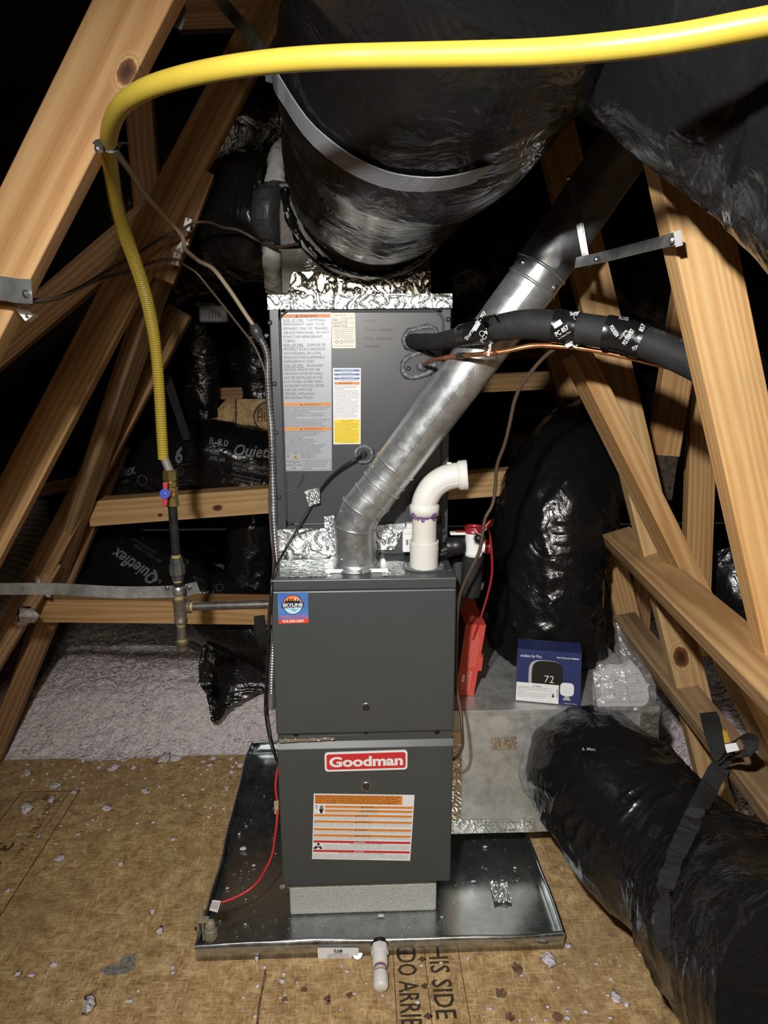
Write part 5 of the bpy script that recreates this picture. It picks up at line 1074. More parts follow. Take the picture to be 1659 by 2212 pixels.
i = px_to_i(CT, 1060); m = MB(); m.cyl(CT.C[i-2], CT.C[i+2], .0066, n=14); m.build('coupling', COPPER, cl)
i = px_to_i(CT, 995); o, _ = band_on(CT, i-2, i+3, .0009, 'tape_band', TAPE, cl, .0002)
m = MB(); g = at(912, 792, CY-.008); m.sphere(g, .015, 12, (1, .6, .8)); m.build('putty', SEAL, cl)

# ================================================================== WIRES
def cable(name, label, pts, r, mat, parent=None, cat='cable', n=None, seg=8):
    P = [at(*p) if len(p) == 3 else V3(p[:3]) for p in pts]; t = wire(P, r, n, seg)
    return tag(t.mb().build(name, mat, None, P[0]), label, cat), t
sc, st_ = cable('sensor_cable', 'black sensor cable from the coil panel down over the foil', [(780, 984, .182), (772, 989, .168), (745, 1005, .17), (715, 1030, .178), (690, 1062, .186), (673, 1092, .188), (655, 1122, .180), (632, 1160, .170), (612, 1195, .150), (598, 1222, .10), (592, 1243, .03), (587, 1268, -.005), (583, 1330, -.01), (579, 1400, .03), (575, 1470, .05), (573, 1530, .05), (580, 1585, .04), (593, 1630, .02), (603, 1652, .04)], .0035, BLACKP)
cable('sensor_cable', 'second thin black lead beside the sensor cable on the foil', [(700, 1137, .19), (668, 1146, .185), (640, 1156, .176), (628, 1170, .170), (607, 1202, .135), (597, 1230, .075), (589, 1262, .01), (585, 1320, .0), (580, 1380, .03), (577, 1450, .05), (578, 1530, .06), (588, 1600, .05), (600, 1645, .05)], .0022, BLACKP)
foil_patch('foil_tape', [at(658, 1060, .185), at(690, 1052, .178), at(692, 1086, .176), at(668, 1094, .185)], None, .003, 70., .0, .0025, 2.)
tag(bpy.data.objects['foil_tape.005'] if 'foil_tape.005' in bpy.data.objects else COL.objects[-1], 'small square of foil tape holding the black sensor cable to the coil panel', 'tape')
cable('thermostat_wire', 'brown wire hanging from the insulated pipe down past the white trap', [(1200, 752, -.145), (1175, 772, -.12), (1150, 800, -.10), (1128, 830, -.08), (1112, 865, -.06), (1100, 920, -.04), (1090, 960, -.02), (1074, 1005, 0), (1070, 1050, .01), (1064, 1090, .01), (1048, 1120, .01), (1042, 1160, .01), (1036, 1190, .01), (1022, 1222, .01), (1005, 1255, .015), (994, 1285, .02), (988, 1330, .04), (986, 1400, .06), (986, 1480, .07), (994, 1530, .05), (998, 1570, .03), (999, 1610, .02), (990, 1632, .02), (980, 1640, .04)], .0042, BRWIRE)
cable('brown_wire', 'brown wire from the uppermost staple to the grey damper motor', [(408, 487, .20), (425, 480, .19), (455, 481, .22), (480, 491, .26), (515, 497, .28), (550, 516, .29), (580, 530, .27), (605, 533, .24), (630, 529, .22), (655, 523, .2)], .0036, BRWIRE)
cable('brown_wire', 'brown wire sagging from the uppermost staple leftwards to the bright rafter', [(408, 487, .20), (385, 500, .19), (340, 520, .17), (295, 550, .10), (250, 575, .0), (215, 596, -.1), (180, 618, -.2), (140, 637, -.30), (105, 647, -.38), (60, 649, -.43)], .0036, BRWIRE)
cable('brown_wire', 'brown wire sagging from the lowest staple leftwards under its neighbour', [(384, 561, .20), (350, 562, .19), (320, 570, .17), (280, 586, .08), (240, 596, .0), (205, 607, -.1), (170, 624, -.2), (130, 642, -.30), (95, 650, -.39), (50, 654, -.43)], .0036, BRWIRE)
cable('brown_wire', 'brown wire from the lowest staple down along the left of both cabinets', [(384, 561, .20), (400, 573, .21), (425, 590, .22), (450, 620, .22), (490, 670, .21), (520, 708, .20), (548, 745, .19), (566, 785, .185), (575, 820, .183), (578, 880, .183), (582, 940, .183), (586, 990, .184), (583, 1050, .184), (582, 1090, .184), (586, 1160, .17), (590, 1200, .14), (590, 1235, .07), (588, 1262, .015), (582, 1310, .01), (578, 1360, .02)], .0032, BRWIRE)
cable('tan_cable', 'stiff tan cable running from the hose clamp down to the metal conduit', [(238, 300, -.44), (252, 330, -.40), (280, 368, -.25), (310, 415, -.12), (340, 450, .02), (365, 478, .12), (390, 505, .18), (397, 520, .195), (398, 536, .20), (410, 548, .205), (432, 565, .21), (460, 580, .215), (490, 618, .21), (512, 650, .205), (535, 685, .20), (547, 702, .20)], .0055, TANW)
# flexible metal conduit
cn = thing('metal_conduit', 'flexible metal conduit down the left side of the coil cabinet', 'conduit', at(583, 900, .19))
def corr(pitch, amp): return lambda t, th, r: amp*np.sin(t*2*np.pi/pitch)
cpts = [at(*p) for p in ((563, 733, .195), (572, 750, .192), (578, 775, .19), (578, 815, .19), (581, 870, .19), (586, 930, .19), (588, 1000, .19), (590, 1060, .19), (591, 1110, .19), (594, 1160, .19), (597, 1200, .188), (599, 1222, .18))]
Tube(cpts, .0085, 720, 12, corr(.0085, .0011)).mb().build('conduit', galv_mat('conduit_zinc', (.5, .51, .52), .3, .9), cn)
a = at(547, 702, .20); b = at(564, 736, .195); d = unit(b-a); m = MB(); m.lathe(a, b, [(0, .010), (.008, .0115), (.010, .0135), (.024, .0135), (.026, .0115), (.040, .0115), (.041, .0095)], 24); m.build('connector', plain('grey_zinc', (.10, .105, .11), .42, .5), cn)
screws(cn, STEEL, [(b+V3((.014, -.006, .012)), (1, -.4, .4), .004, .006)])
cn2 = thing('metal_conduit', 'short piece of metal conduit behind the furnace left edge, low down', 'conduit', at(586, 1500, .3))
Tube([at(*p) for p in ((594, 1330, .30), (590, 1400, .30), (587, 1460, .3), (586, 1500, .3))], .0085, 240, 12, corr(.0085, .0011)).mb().build('conduit', GALV, cn2); m = MB(); m.cyl(at(586, 1495, .3), at(586, 1530, .3), .012); m.build('connector', galv_mat('conn', (.5, .51, .5), .3, .8), cn2)
# red alarm wire to the float switch
cable('red_wire', 'red wire pair looping from the furnace side to the float switch', [(603, 1652, .045), (598, 1670, .04), (595, 1700, .03), (599, 1735, .02), (598, 1775, .0), (594, 1805, -.005), (588, 1845, -.01), (572, 1880, -.02), (552, 1910, -.03), (525, 1930, -.045), (495, 1944, -.06), (472, 1950, -.068), (458, 1951, -.071)], .0032, REDW)
foil_patch('wire_tape', [at(592, 1730, .015), at(602, 1728, .015), at(602, 1758, .010), at(593, 1758, .010)], None, .002, 80., 0, .003, 7., plain('tan_tape', (.35, .28, .18), .5)); tag(COL.objects[-1], 'bit of tan tape holding the red wire to the furnace side', 'tape')
m = MB(); m.bbox((-.004, -.004, -.012), (.004, .004, .012), .002, lambda p: at(574, 1537, .045)+V3(p)); o = m.build('wire_nut', BLACKP); tag(o, 'small black wire splice left of the furnace doors', 'splice')

# float switch clipped on the pan corner
fs = thing('float_switch', 'tan float switch clipped over the front left corner of the drain pan', 'switch', atz(455, 2025, .01))
fc = atz(456, 2026, .012); 
m = MB(); m.lathe(fc, fc+V3((0, 0, 1)), [(0, .0150), (.002, .0158), (.028, .0155), (.030, .0125), (.031, .0140), (.040, .0142), (.050, .011), (.055, .004)], 10, smooth=False); m.build('float_body', TANP, fs)
for k in range(5):
    a = 2*math.pi*k/5+.3; m = MB(); p = fc+V3((.0155*math.cos(a), .0155*math.sin(a), 0)); m.box(p-V3((.0014, .0014, 0)), p+V3((.0014, .0014, .027))); m.build('rib', TANP, fs)
wx = PX0; m = MB(); m.bbox((wx+.0055, fc[1]-.010, .012), (wx+.010, fc[1]+.010, .072), .0015); m.bbox((wx-.007, fc[1]-.010, .030), (wx-.002, fc[1]+.010, .072), .0015); m.bbox((wx-.007, fc[1]-.010, .066), (wx+.022, fc[1]+.010, .071), .0015); m.build('clip', TANP, fs)
m = MB(); m.cyl((wx+.002, fc[1]+.004, .071), (wx+.004, fc[1]+.004, .118), .005, .005); m.build('post', TANP, fs)
screws(fs, DARKST, [((wx-.007, fc[1]-.004, .046), (-1, 0, 0), .0045, .008)], 'thumb_screw')
sh = Sheet([at(459, 1944, -.085), at(477, 1946, -.085), at(470, 1971, -.088), at(452, 1966, -.088)], 18, 26); m = MB(); sh.slab(m, 0, 0, 18, 26, 0, .0006); fl_ = m.build('tag', LABEL, fs); m = MB()
for k in range(5): sh.rect(m, 2+k*3, 3, 3+k*3, 22-(k % 2)*3, .001)
m.build('print', BLACK, fl_)['kind'] = 'stuff'
# ================================================================== GAS LINE
GY = .05
gx = -.452
def gz(py): return at(372, py, GY)[2]
hose = thing('gas_hose', 'thick yellow corrugated gas hose arching across the top and down the left', 'hose', at(345, 985, GY))
hp = [(353, 992, GY), (349, 930, GY), (345, 860, .045), (340, 790, .035), (331, 715, .015), (315, 640, -.04), (293, 570, -.11), (270, 505, -.19), (251, 440, -.29), (241, 380, -.38), (235, 325, -.47), (239, 275, -.54), (262, 228, -.60), (310, 195, -.645), (380, 170, -.68), (480, 148, -.71), (600, 132, -.735), (720, 124, -.755), (830, 121, -.77), (1000, 118, -.80), (1150, 114, -.83), (1300, 103, -.865), (1450, 85, -.895), (1600, 58, -.925), (1720, 34, -.945), (1900, -10, -.97)]
amp_f = lambda t, th, r: (.00000+.00125*np.clip(1-(t-.55)/.25, 0, 1))*np.sin(t*2*np.pi/.0056)
HT = Tube([at(*p) for p in hp], [.0120]*4+[.0121]*len(hp[4:]), 2600, 14, amp_f, up=(0, 1, 0)); HT.mb().build('jacket', YHOSE, hose)
m = MB(); m.grid(Tube([(gx, GY, gz(1018)), at(353, 985, GY)], .0098, 40, 16, corr(.0042, .0011)).G, True, True); m.build('bare_end', galv_mat('bare_steel', (.30, .29, .27), .42, .4), hose)
P = [at(209, 316, -.515), at(217, 309, -.51), at(226, 310, -.50), at(230, 318, -.497), at(240, 322, -.497), at(250, 318, -.49), at(262, 313, -.46), at(276, 310, -.43)]; P, _ = catmull(P, 30)
cl_ = thing('hose_clamp', 'grey metal clamp fixing the yellow hose to the bright rafter', 'clamp', P[0]); ribbon(P, [(0, -1, .1)]*30, .013, .0016).build('strap', DARKST, cl_); screws(cl_, STEEL, [(at(213, 321, -.512), (0, -1, 0), .004, .003)])
gas = thing('gas_pipe', 'black iron gas pipe with brass valve, union and tee, left of the furnace', 'pipe', (gx, GY, gz(1400)))
def seg(py0, py1, prof): return V3((gx, GY, gz(py0))), V3((gx, GY, gz(py1)))
m = MB(); m.hexa((gx, GY, gz(1037)), (gx, GY, gz(1017)), .0172); m.lathe((gx, GY, gz(1018)), (gx, GY, 9), [(0, .0165), (.004, .0125)], 24); o = m.build('flare_nut', BRASS, gas); plabel(o, 'large brass hexagon nut under the hose')
m = MB(); m.hexa((gx, GY, gz(1050)), (gx, GY, gz(1040)), .0158); m.cyl((gx, GY, gz(1056)), (gx, GY, gz(1036)), .0115); m.build('adapter', BRASS, gas)
m = MB(); m.lathe((gx, GY, gz(1092)), (gx, GY, 9), [(0, .0165), (.008, .0165), (.010, .0135), (.014, .0145), (.026, .0150), (.034, .0145), (.036, .0165), (.045, .0165), (.046, .0125)], 8, smooth=False); vb = m.build('valve_body', BRASS, gas)
hc = at(357, 1066, GY-.030); m = MB(); m.cyl((gx, GY-.01, hc[2]), (gx, GY-.028, hc[2]), .006); m.build('stem', BRASS, gas)
m = MB(); fr = lambda p: hc+V3((p[0]+p[2]*.08, p[1], p[2])); m.bbox((-.0055, -.003, -.029), (.0055, .003, .027), .002, fr); m.bbox((-.013, -.0025, -.006), (.013, .003, .006), .002, fr); m.build('handle', plain('valve_red', (.45, .04, .06), .4), gas)
m = MB(); m.lathe(hc+V3((0, -.002, 0)), hc+V3((0, -1, 0)), [(0, .0118), (.003, .0118), (.0036, .0108)], 28); hd = m.build('handle_disc', plain('valve_blue', (.05, .09, .50), .4), gas)
m = MB(); m.lathe(hc+V3((0, -.0055, 0)), hc+V3((0, -1, 0)), [(0, .0035), (.002, .0032), (.0022, .001)], 10); m.build('handle_nut', STEEL, hd)
m = MB(); m.cyl((gx, GY, gz(1203)), (gx, GY, gz(1086)), .01065, n=28); m.build('pipe', BLKIRON, gas)
SEALY = plain('yellow_thread_seal', (.30, .24, .10), .5)
for p0, p1 in ((1206, 1198), (1257, 1250), (1295, 1286), (1352, 1345), (1387, 1380)):
    m = MB(); m.lathe((gx, GY, gz(p0)), (gx, GY, 9), [(0, .0112), (.002, .0118), (gz(p1)-gz(p0), .0112)], 20); m.build('thread_seal', SEALY, gas)
m = MB(); m.lathe((gx, GY, gz(1252)), (gx, GY, 9), [(0, .0150), (gz(1239)-gz(1252), .0150)], 8, smooth=False); m.build('union_end', DARKST, gas)
m = MB(); m.hexa((gx, GY, gz(1240)), (gx, GY, gz(1220)), .0192, 8); m.build('union_nut', plain('union_steel', (.17, .165, .155), .42, .7, .5, .2, 40.), gas)
m = MB(); m.lathe((gx, GY, gz(1220)), (gx, GY, 9), [(0, .0165), (gz(1204)-gz(1220), .0155)], 8, smooth=False); m.build('union_end', DARKST, gas)
m = MB(); m.cyl((gx, GY, gz(1300)), (gx, GY, gz(1248)), .0108); m.build('nipple', BLKIRON, gas)
m = MB(); m.lathe((gx, GY, gz(1284)), (gx, GY, 9), [(0, .0125), (.002, .0145), (gz(1268)-gz(1284), .0148), (gz(1266)-gz(1284), .0125)], 24); m.build('strap_ring', GALV, gas)
tz = gz(1311)
m = MB(); m.lathe((gx, GY, gz(1346)), (gx, GY, 9), [(0, .0155), (.002, .0165), (.008, .0165), (.010, .0145), (.020, .0150), (gz(1294)-gz(1346)-.010, .0150), (gz(1294)-gz(1346)-.008, .0168), (gz(1294)-gz(1346), .0168)], 28); m.lathe((gx, GY, tz), (9, GY, tz), [(0, .012), (.016, .0135), (.018, .0165), (.026, .0165), (.0262, .011)], 28); m.build('tee', MALLE, gas)
m = MB(); m.lathe((gx+.024, GY, tz), (9, GY, tz), [(0, .0120), (.006, .0118), (.008, .0110)], 20); m.build('thread_seal', SEALY, gas)
m = MB(); m.cyl((gx+.02, GY, tz), (-FX-.0005, GY, tz+.003), .01065, n=28); plabel(m.build('pipe', plain('dull_iron', (.085, .075, .066), .42, .4, .5, .3, 60.), gas), 'level pipe into the furnace side')
m = MB(); m.cyl((gx, GY, gz(1388)), (gx, GY, gz(1348)), .0107); m.build('nipple', MALLE, gas)
m = MB(); m.lathe((gx, GY, gz(1405)), (gx, GY, 9), [(0, .0120), (.002, .0148), (.008, .0152), (.0165, .0150), (.017, .0170), (gz(1385)-gz(1405), .0170)], 28); m.build('cap', MALLE, gas)

# ================================================================== RETURN PLENUM BOX
BX0, BX1, BY0, BY1, BZ0, BZ1 = .232, .848, .215, .98, .100, .502
rb = thing('return_plenum', 'galvanised sheet metal return box right of the furnace', 'duct box', (.54, .6, BZ0))
m = MB(); m.bbox((BX0, BY0, BZ0), (BX1, BY1, BZ1), .002); m.build('box', GALVB, rb)
m = MB(); m.bbox((BX0, BY0-.0022, BZ1-.012), (BX1, BY0+.002, BZ1+.0015), .0008); m.build('folded_edge', GALVB, rb)
m = MB(); x0 = at(1378, 1600, BY0)[0]; m.bbox((x0, BY0-.003, BZ0), (x0+.022, BY0, BZ1-.012), .001); m.bbox((BX1-.003, BY0-.004, BZ0), (BX1+.001, BY0+.02, BZ1), .001); m.build('drive_seam', GALV, rb)
foil_patch('foil_tape', [at(976, 1771, BY0), at(1155, 1769, BY0), at(1158, 1797, BY0), at(976, 1799, BY0)], rb, .0008, 40., .001, .004, 3., plain('foil_dull', (.66, .67, .67), .32, .9))
foil_patch('foil_tape', [at(1060, 1594, BY0), at(1115, 1590, BY0), at(1116, 1617, BY0), at(1061, 1621, BY0)], rb, .0014, 70., .001, .003, 8., plain('foil_tan', (.60, .52, .42), .35, .8))
foil_patch('foil_tape', [at(1388, 1538, BY0), at(1422, 1536, BY0), at(1421, 1600, BY0), at(1386, 1600, BY0)], rb, .002, 60., .004, .004, 18.)
foil_patch('foil_tape', [at(976, 1580, BY0), at(996, 1580, BY0), at(996, 1772, BY0), at(976, 1772, BY0)], rb, .0016, 60., .001, .004, 28., plain('foil_tan', (.60, .52, .42), .35, .8))
sh = Sheet([at(976, 1771, BY0-.001), at(1155, 1769, BY0-.001), at(1158, 1797, BY0-.001), at(976, 1799, BY0-.001)], 180, 28); m = MB()
for u, v, t in ((8, 8, 'UL 181A-P'), (55, 7, 'FOR USE WITH RIGID DUCT'), (116, 7, 'UL LISTED 181A-P / 181B-FX'), (58, 14, 'LISTED TAPE 0-24'), (110, 24, 'FOR USE WITH'), (8, 15, '0-24')): sh.text(m, t, u, v, 3.2, .0022, res=1)
m.build('tape_print', BLACK, rb)
# mastic smear round the return duct on top
def lumpy_ring(c, ax_u, ax_v, ru, rv, r, seed, a0=0, a1=2*math.pi, n=160, amp=.6):
    P = [V3(c)+V3(ax_u)*ru*math.cos(a)+V3(ax_v)*rv*math.sin(a) for a in np.linspace(a0, a1, 60)]
    return Tube(P, r, n, 10, lambda t, th, rr_: r*amp*(perlin(np.stack([t*26+seed, np.cos(th)*1.3, np.sin(th)*1.3], -1))+.6*perlin(np.stack([t*70+seed, np.cos(th)*2, np.sin(th)*2], -1)))).mb()

# ================================================================== BLACK FLEX DUCTS
DUCTS = {}
def duct(key, label, path, rad, nring=150, nseg=72, amp=.016, fs=7., ft=1.7, seed=0., bell=0., mat=FILM, name='flex_duct', fine=1.):
    t = Tube(path, rad, nring, nseg, film(amp, fs, ft, seed, bell, fine)); r = thing(name, label, 'duct', path[0]); o = t.mb().build('outer_jacket', mat, r); DUCTS[key] = (t, t.bvh(), r, o); return r
P0 = at(1250, 1650, BY0+.012)
low = duct('low', 'large black flexible duct bulging from the return box across the deck, lower right', [P0, at(1268, 1662, .13), at(1320, 1715, .03), at(1400, 1806, -.09), at(1490, 1892, -.22), at(1570, 1972, -.34), at(1690, 2085, -.52), at(1850, 2230, -.72)], [.150, .178, .196, .202, .192, .215, .225, .225], 240, 110, .014, 5.0, 1.4, 6.3, fine=1.25)
lumpy_ring(P0+V3((0, -.016, 0)), (1, 0, 0), (0, 0, 1), .168, .160, .011, 2., math.radians(20), math.radians(215)).build('mastic', MASTIC, low)
ret = duct('ret', 'upright black return duct standing on the galvanised box, right of the furnace', [V3((.62, .63, BZ1-.01)), at(1183, 1400, .62), at(1182, 1300, .63), at(1188, 1180, .66), at(1215, 1070, .72), at(1262, 985, .85), at(1345, 930, 1.05), at(1450, 905, 1.3)], [.186, .193, .194, .197, .205, .205, .20, .195], 200, 104, .015, 5.5, 1.5, 10.4, fine=1.3)
sup = thing('supply_plenum', 'galvanised plenum box sitting on the coil cabinet under the big black duct', 'duct box', (0, .5, CZ))
m = MB(); m.bbox((-.196, .245, CZ+.004), (.176, .70, 1.90), .003); m.build('box', galv_mat('plenum_zinc', (.11, .095, .08), .55, .35), sup)
foil_patch('foil_tape', [at(632, 588, .244), at(930, 586, .244), at(931, 634, .243), at(622, 636, .243)], sup, .0035, 26., .001, .0028, 5., plain('foil_gold', (.72, .68, .58), .22, 1., .5, .1, 30.))
foil_patch('foil_tape', [at(655, 568, .244), at(668, 555, .244), at(686, 577, .244), at(668, 592, .244)], sup, .003, 70., .001, .0025, 15.)
main = duct('main', 'huge black flexible supply duct hanging over the furnace with a grey strap', [at(800, 398, .26), at(812, 370, .17), at(838, 322, .0), at(868, 262, -.15), at(905, 170, -.31), at(950, 60, -.42), at(1010, -90, -.52), at(1070, -260, -.6)], [.190, .210, .221, .214, .236, .236, .246, .252], 200, 110, .009, 4.2, 1.3, 15., fine=.55)
lumpy_ring(at(800, 408, .235), (1, 0, 0), (0, .25, 1), .206, .206, .009, 5., math.radians(180), math.radians(360), amp=.9).build('gathered_edge', FILM, main)
lumpy_ring(at(800, 410, .230), (1, 0, 0), (0, .25, 1), .209, .209, .0035, 9., math.radians(195), math.radians(345), amp=1.).build('mastic', MASTIC, main)
rgt = duct('rgt', 'black flexible duct crossing the upper right corner behind the yellow hose', [at(1130, -230, -.30), at(1290, -90, -.40), at(1420, -28, -.50), at(1560, 40, -.60), at(1720, 130, -.67), at(1900, 224, -.76), at(2120, 340, -.88), at(2650, 560, -1.02)], [.16, .172, .175, .176, .180, .182, .185, .19], 170, 96, .009, 5., 1.4, 23., fine=.7)
lf = duct('lf', 'crinkled black duct left of the plenum, behind the cable staples', [at(612, 478, .47), at(560, 478, .49), at(505, 480, .54), at(455, 500, .62), at(390, 540, .76), at(330, 570, .9)], [.165, .172, .172, .16, .15, .15], 120, 90, .016, 8., 1.6, 31., .10)
c6 = duct('c6', 'black duct with a large printed 6, behind the upper level beam', [at(60, 1130, 1.35), at(200, 1075, 1.3), at(310, 1010, 1.25), at(420, 985, 1.2), at(520, 1000, 1.2), at(640, 1020, 1.25)], [.13, .15, .155, .16, .155, .15], 120, 72, .013, 7., 1.6, 41., fine=.45)
dg = duct('dg', 'black duct printed in slanting letters, between the two level beams', [at(40, 1180, 1.35), at(180, 1200, 1.28), at(300, 1235, 1.2), at(420, 1290, 1.12), at(520, 1340, 1.06), at(640, 1400, 1.0)], [.15, .165, .17, .165, .15, .14], 120, 72, .011, 6., 1.6, 53., fine=.45)
vt = duct('vt', 'upright wrinkled black duct beside the furnace top, left', [at(545, 1060, 1.22), at(543, 1140, 1.2), at(540, 1220, 1.19), at(545, 1300, 1.18), at(555, 1360, 1.16)], [.105, .11, .11, .11, .11], 90, 64, .012, 9., 2.2, 61., .06)
up_ = duct('upl', 'hanging black duct with faint print, between shaded timber and coil cabinet', [at(430, 600, 1.5), at(428, 700, 1.5), at(432, 800, 1.5), at(440, 900, 1.5)], [.085, .09, .095, .09], 70, 56, .008, 8., 1.8, 71., fine=.45)
up2 = duct('up2', 'black duct in shadow beside the metal conduit, far behind', [at(540, 620, 1.6), at(545, 720, 1.6), at(560, 840, 1.6), at(580, 900, 1.6)], [.12, .125, .12, .12], 70, 56, .010, 8., 1.8, 77., fine=.45)
bk = duct('bk', 'dark black duct high behind the two left rafters', [at(-60, 760, 1.7), at(120, 640, 1.6), at(300, 480, 1.5), at(470, 350, 1.5), at(620, 280, 1.5)], [.30, .32, .32, .30, .28], 110, 72, .016, 4., 1.5, 83., fine=.45)
duct('bk2', 'dark black duct low behind the long leaning timber at left', [at(-80, 1060, 1.9), at(80, 1010, 1.8), at(220, 940, 1.75), at(330, 850, 1.7)], [.25, .26, .26, .24], 80, 60, .014, 4., 1.5, 87., fine=.45)
duct('bk3', 'dark black duct far behind the flue pipe on the right', [at(960, 600, 1.5), at(1100, 560, 1.5), at(1300, 620, 1.55), at(1560, 700, 1.6), at(1760, 800, 1.6)], [.22, .24, .24, .24, .24], 110, 64, .014, 5., 1.6, 91., fine=.45)
duct('bk4', 'black duct end with frayed white edge, left of the right edge timber', [at(1560, 1185, .9), at(1590, 1260, .85), at(1640, 1340, .8), at(1720, 1420, .75)], [.08, .12, .12, .12], 60, 56, .010, 8., 1.7, 95.)
# collars and plates that ducts start from
lumpy_ring(at(606, 478, .455), (0, 1, 0), (.10, 0, 1), .165, .172, .027, 12., amp=.30).build('mastic_collar', plain('mastic_pale', (.50, .50, .47), .6, 0, .4, .2, 18., .6, 60.), lf)
# print on the ducts
T_ = lambda key, items, mat=PRINTG, Yf=1.2, off=.004: text_on(DUCTS[key][1], DUCTS[key][2], items, off, mat, Yf, 'print')
T_('c6', [('6', 378, 998, 33, 6, dict(width=17, bold=.03)), ('flex', 262, 1030, 22, -14, dict(width=36, bold=.02, shear=.3)), ('R-8.0', 452, 960, 14, 8, dict(width=40, bold=.02)), ('618', 458, 980, 8, 8, dict(width=14)), ('2036, 649', 452, 992, 8, 10, dict(width=34)), ('Quietflex', 505, 984, 24, 4, dict(width=120, bold=.02, shear=.3)), ('2 YEAR DUCT AIR CONNECTOR', 502, 1004, 7, 10, dict(width=84)), ('MEETS NFPA 90A INSTALLATION', 502, 1014, 7, 10, dict(width=84)), ('max velocity rated positive pressure', 504, 1026, 5, 12, dict(width=60, res=1)), ('max temperature negative pressure', 504, 1034, 5, 12, dict(width=60, res=1))])
T_('c6', [('UL', 384, 1022, 9, 0, dict(width=10)), ('O', 390, 1017, 9, 0, {}), ('class 1 air duct', 384, 1040, 5, -4, dict(width=34, res=1)), ('standard', 384, 1048, 5, -4, dict(width=24, res=1)), ('STRICT STANDARD', 246, 1048, 7, -12, dict(width=36, res=1)), ('O', 308, 1036, 11, 0, {}), ('#', 244, 1032, 1, -12, dict(w=44)), ('#', 368, 1006, 1, -6, dict(w=44))], PRINTD)
T_('dg', [('Quietflex', 344, 1244, 27, -146, dict(width=112, bold=.02, shear=.3)), ('R-8.0', 350, 1254, 9, -150, dict(width=20))])
T_('dg', [('AIR DUCT MEETS UL 181 STANDARD', 350, 1212, 7, -148, dict(width=70, res=1)), ('CLASS 1 RATED PRESSURE', 340, 1194, 7, -148, dict(width=60, res=1)), ('#', 312, 1166, 1, -146, dict(w=40)), ('PRODUCT IN ACCORDANCE', 416, 1250, 6, 24, dict(width=56, res=1)), ('R-8', 396, 1226, 12, -30, dict(width=16)), ('O', 474, 1270, 8, 0, {}), ('8', 452, 1296, 16, 10, dict(width=12, bold=.02)), ('O', 262, 1156, 9, 0, {})], PRINTD)
T_('upl', [('Quietfle', 402, 755, 22, -12, dict(width=66, bold=.02, shear=.3)), ('STRICT TEST', 426, 782, 6, -12, dict(width=30, res=1)), ('IN STANDARD', 426, 792, 6, -12, dict(width=34, res=1)), ('max velocity', 408, 806, 5, -10, dict(width=36, res=1)), ('installation per manual', 430, 816, 5, -12, dict(width=34, res=1)), ('of the manufacturer', 430, 823, 5, -12, dict(width=34, res=1)), ('#', 400, 836, 1, -8, dict(w=56))], PRINTD, 1.4)
T_('up2', [('O', 562, 782, 9, 0, {}), ('ETL', 556, 786, 7, 0, dict(width=12)), ('TT', 512, 800, 12, -80, dict(width=16)), ('#', 550, 800, 1, 4, dict(w=30)), ('rated air duct', 552, 810, 5, 4, dict(width=26, res=1))], PRINTD, 1.5)
T_('low', [('6. Max.', 1258, 1622, 6, 2, dict(width=30, bold=.02))], plain('pale_print', (.35, .35, .35), .4), .1, .003)
# grey webbing strap cradling the big duct
mbv = DUCTS['main'][1]; P = [at(452, -40, .12), at(475, 0, .10), at(520, 52, .06), at(560, 106, .0)]; Nn = [(-.3, -1, 0)]*4
for px, py in ((600, 166), (625, 206), (650, 245), (680, 283), (720, 318), (760, 346), (800, 366), (840, 380), (880, 387), (920, 389), (960, 386), (1000, 378), (1035, 366)):
    h_ = hit(mbv, px, py, .006)
    if h_ is None: h_ = at(px, py, P[-1][1])
    P.append(h_)
P += [at(1068, 350, P[-1][1]+.06), at(1092, 330, P[-1][1]+.16), at(1100, 310, P[-1][1]+.26)]
P, _ = catmull(P, 70); Nn = []
for p in P:
    loc, n, i, d = mbv.find_nearest(Vector(p)); v = unit(p-V3(loc)); Nn.append(v if v@(CAM-p) > 0 else -v)
Nn = np.array(Nn); k = np.ones(9)/9; Nn = np.stack([np.convolve(np.pad(Nn[:, j], 4, 'edge'), k, 'valid') for j in range(3)], 1)
ww = np.interp(np.linspace(0, 1, 70), [0, .2, .5, 1], [.024, .026, .036, .036])
o = ribbon(P, Nn, ww, .002).build('webbing_strap', STRAPG, None, P[0]); tag(o, 'wide grey woven strap slung under the huge black duct', 'strap')
P, _ = catmull([at(372, -60, -.40), at(382, 0, -.40), at(386, 30, -.40), at(376, 58, -.40)], 12); o = ribbon(P, [(-.2, -1, 0)]*12, .024, .004).build('webbing_strap', STRAPG, None, P[0]); tag(o, 'short grey strap end hanging at the top beside the bright rafter', 'strap')
P, _ = catmull([at(352, 790, .95), at(375, 860, .98), at(405, 950, 1.02)], 14); o = ribbon(P, [(0, -1, 0)]*14, .030, .002).build('webbing_strap', STRAPB, None, P[0]); tag(o, 'dark strap slanting behind the yellow hose to the duct marked 6', 'strap')
P, _ = catmull([at(560, 1330, .80), at(563, 1360, .77), at(568, 1380, .775), at(580, 1420, .8), at(592, 1450, .82)], 16); o = ribbon(P, [(0, -1, .2)]*16, .040, .003).build('webbing_strap', STRAPB, None, P[0]); tag(o, 'black strap over the lower level beam beside the furnace edge', 'strap')
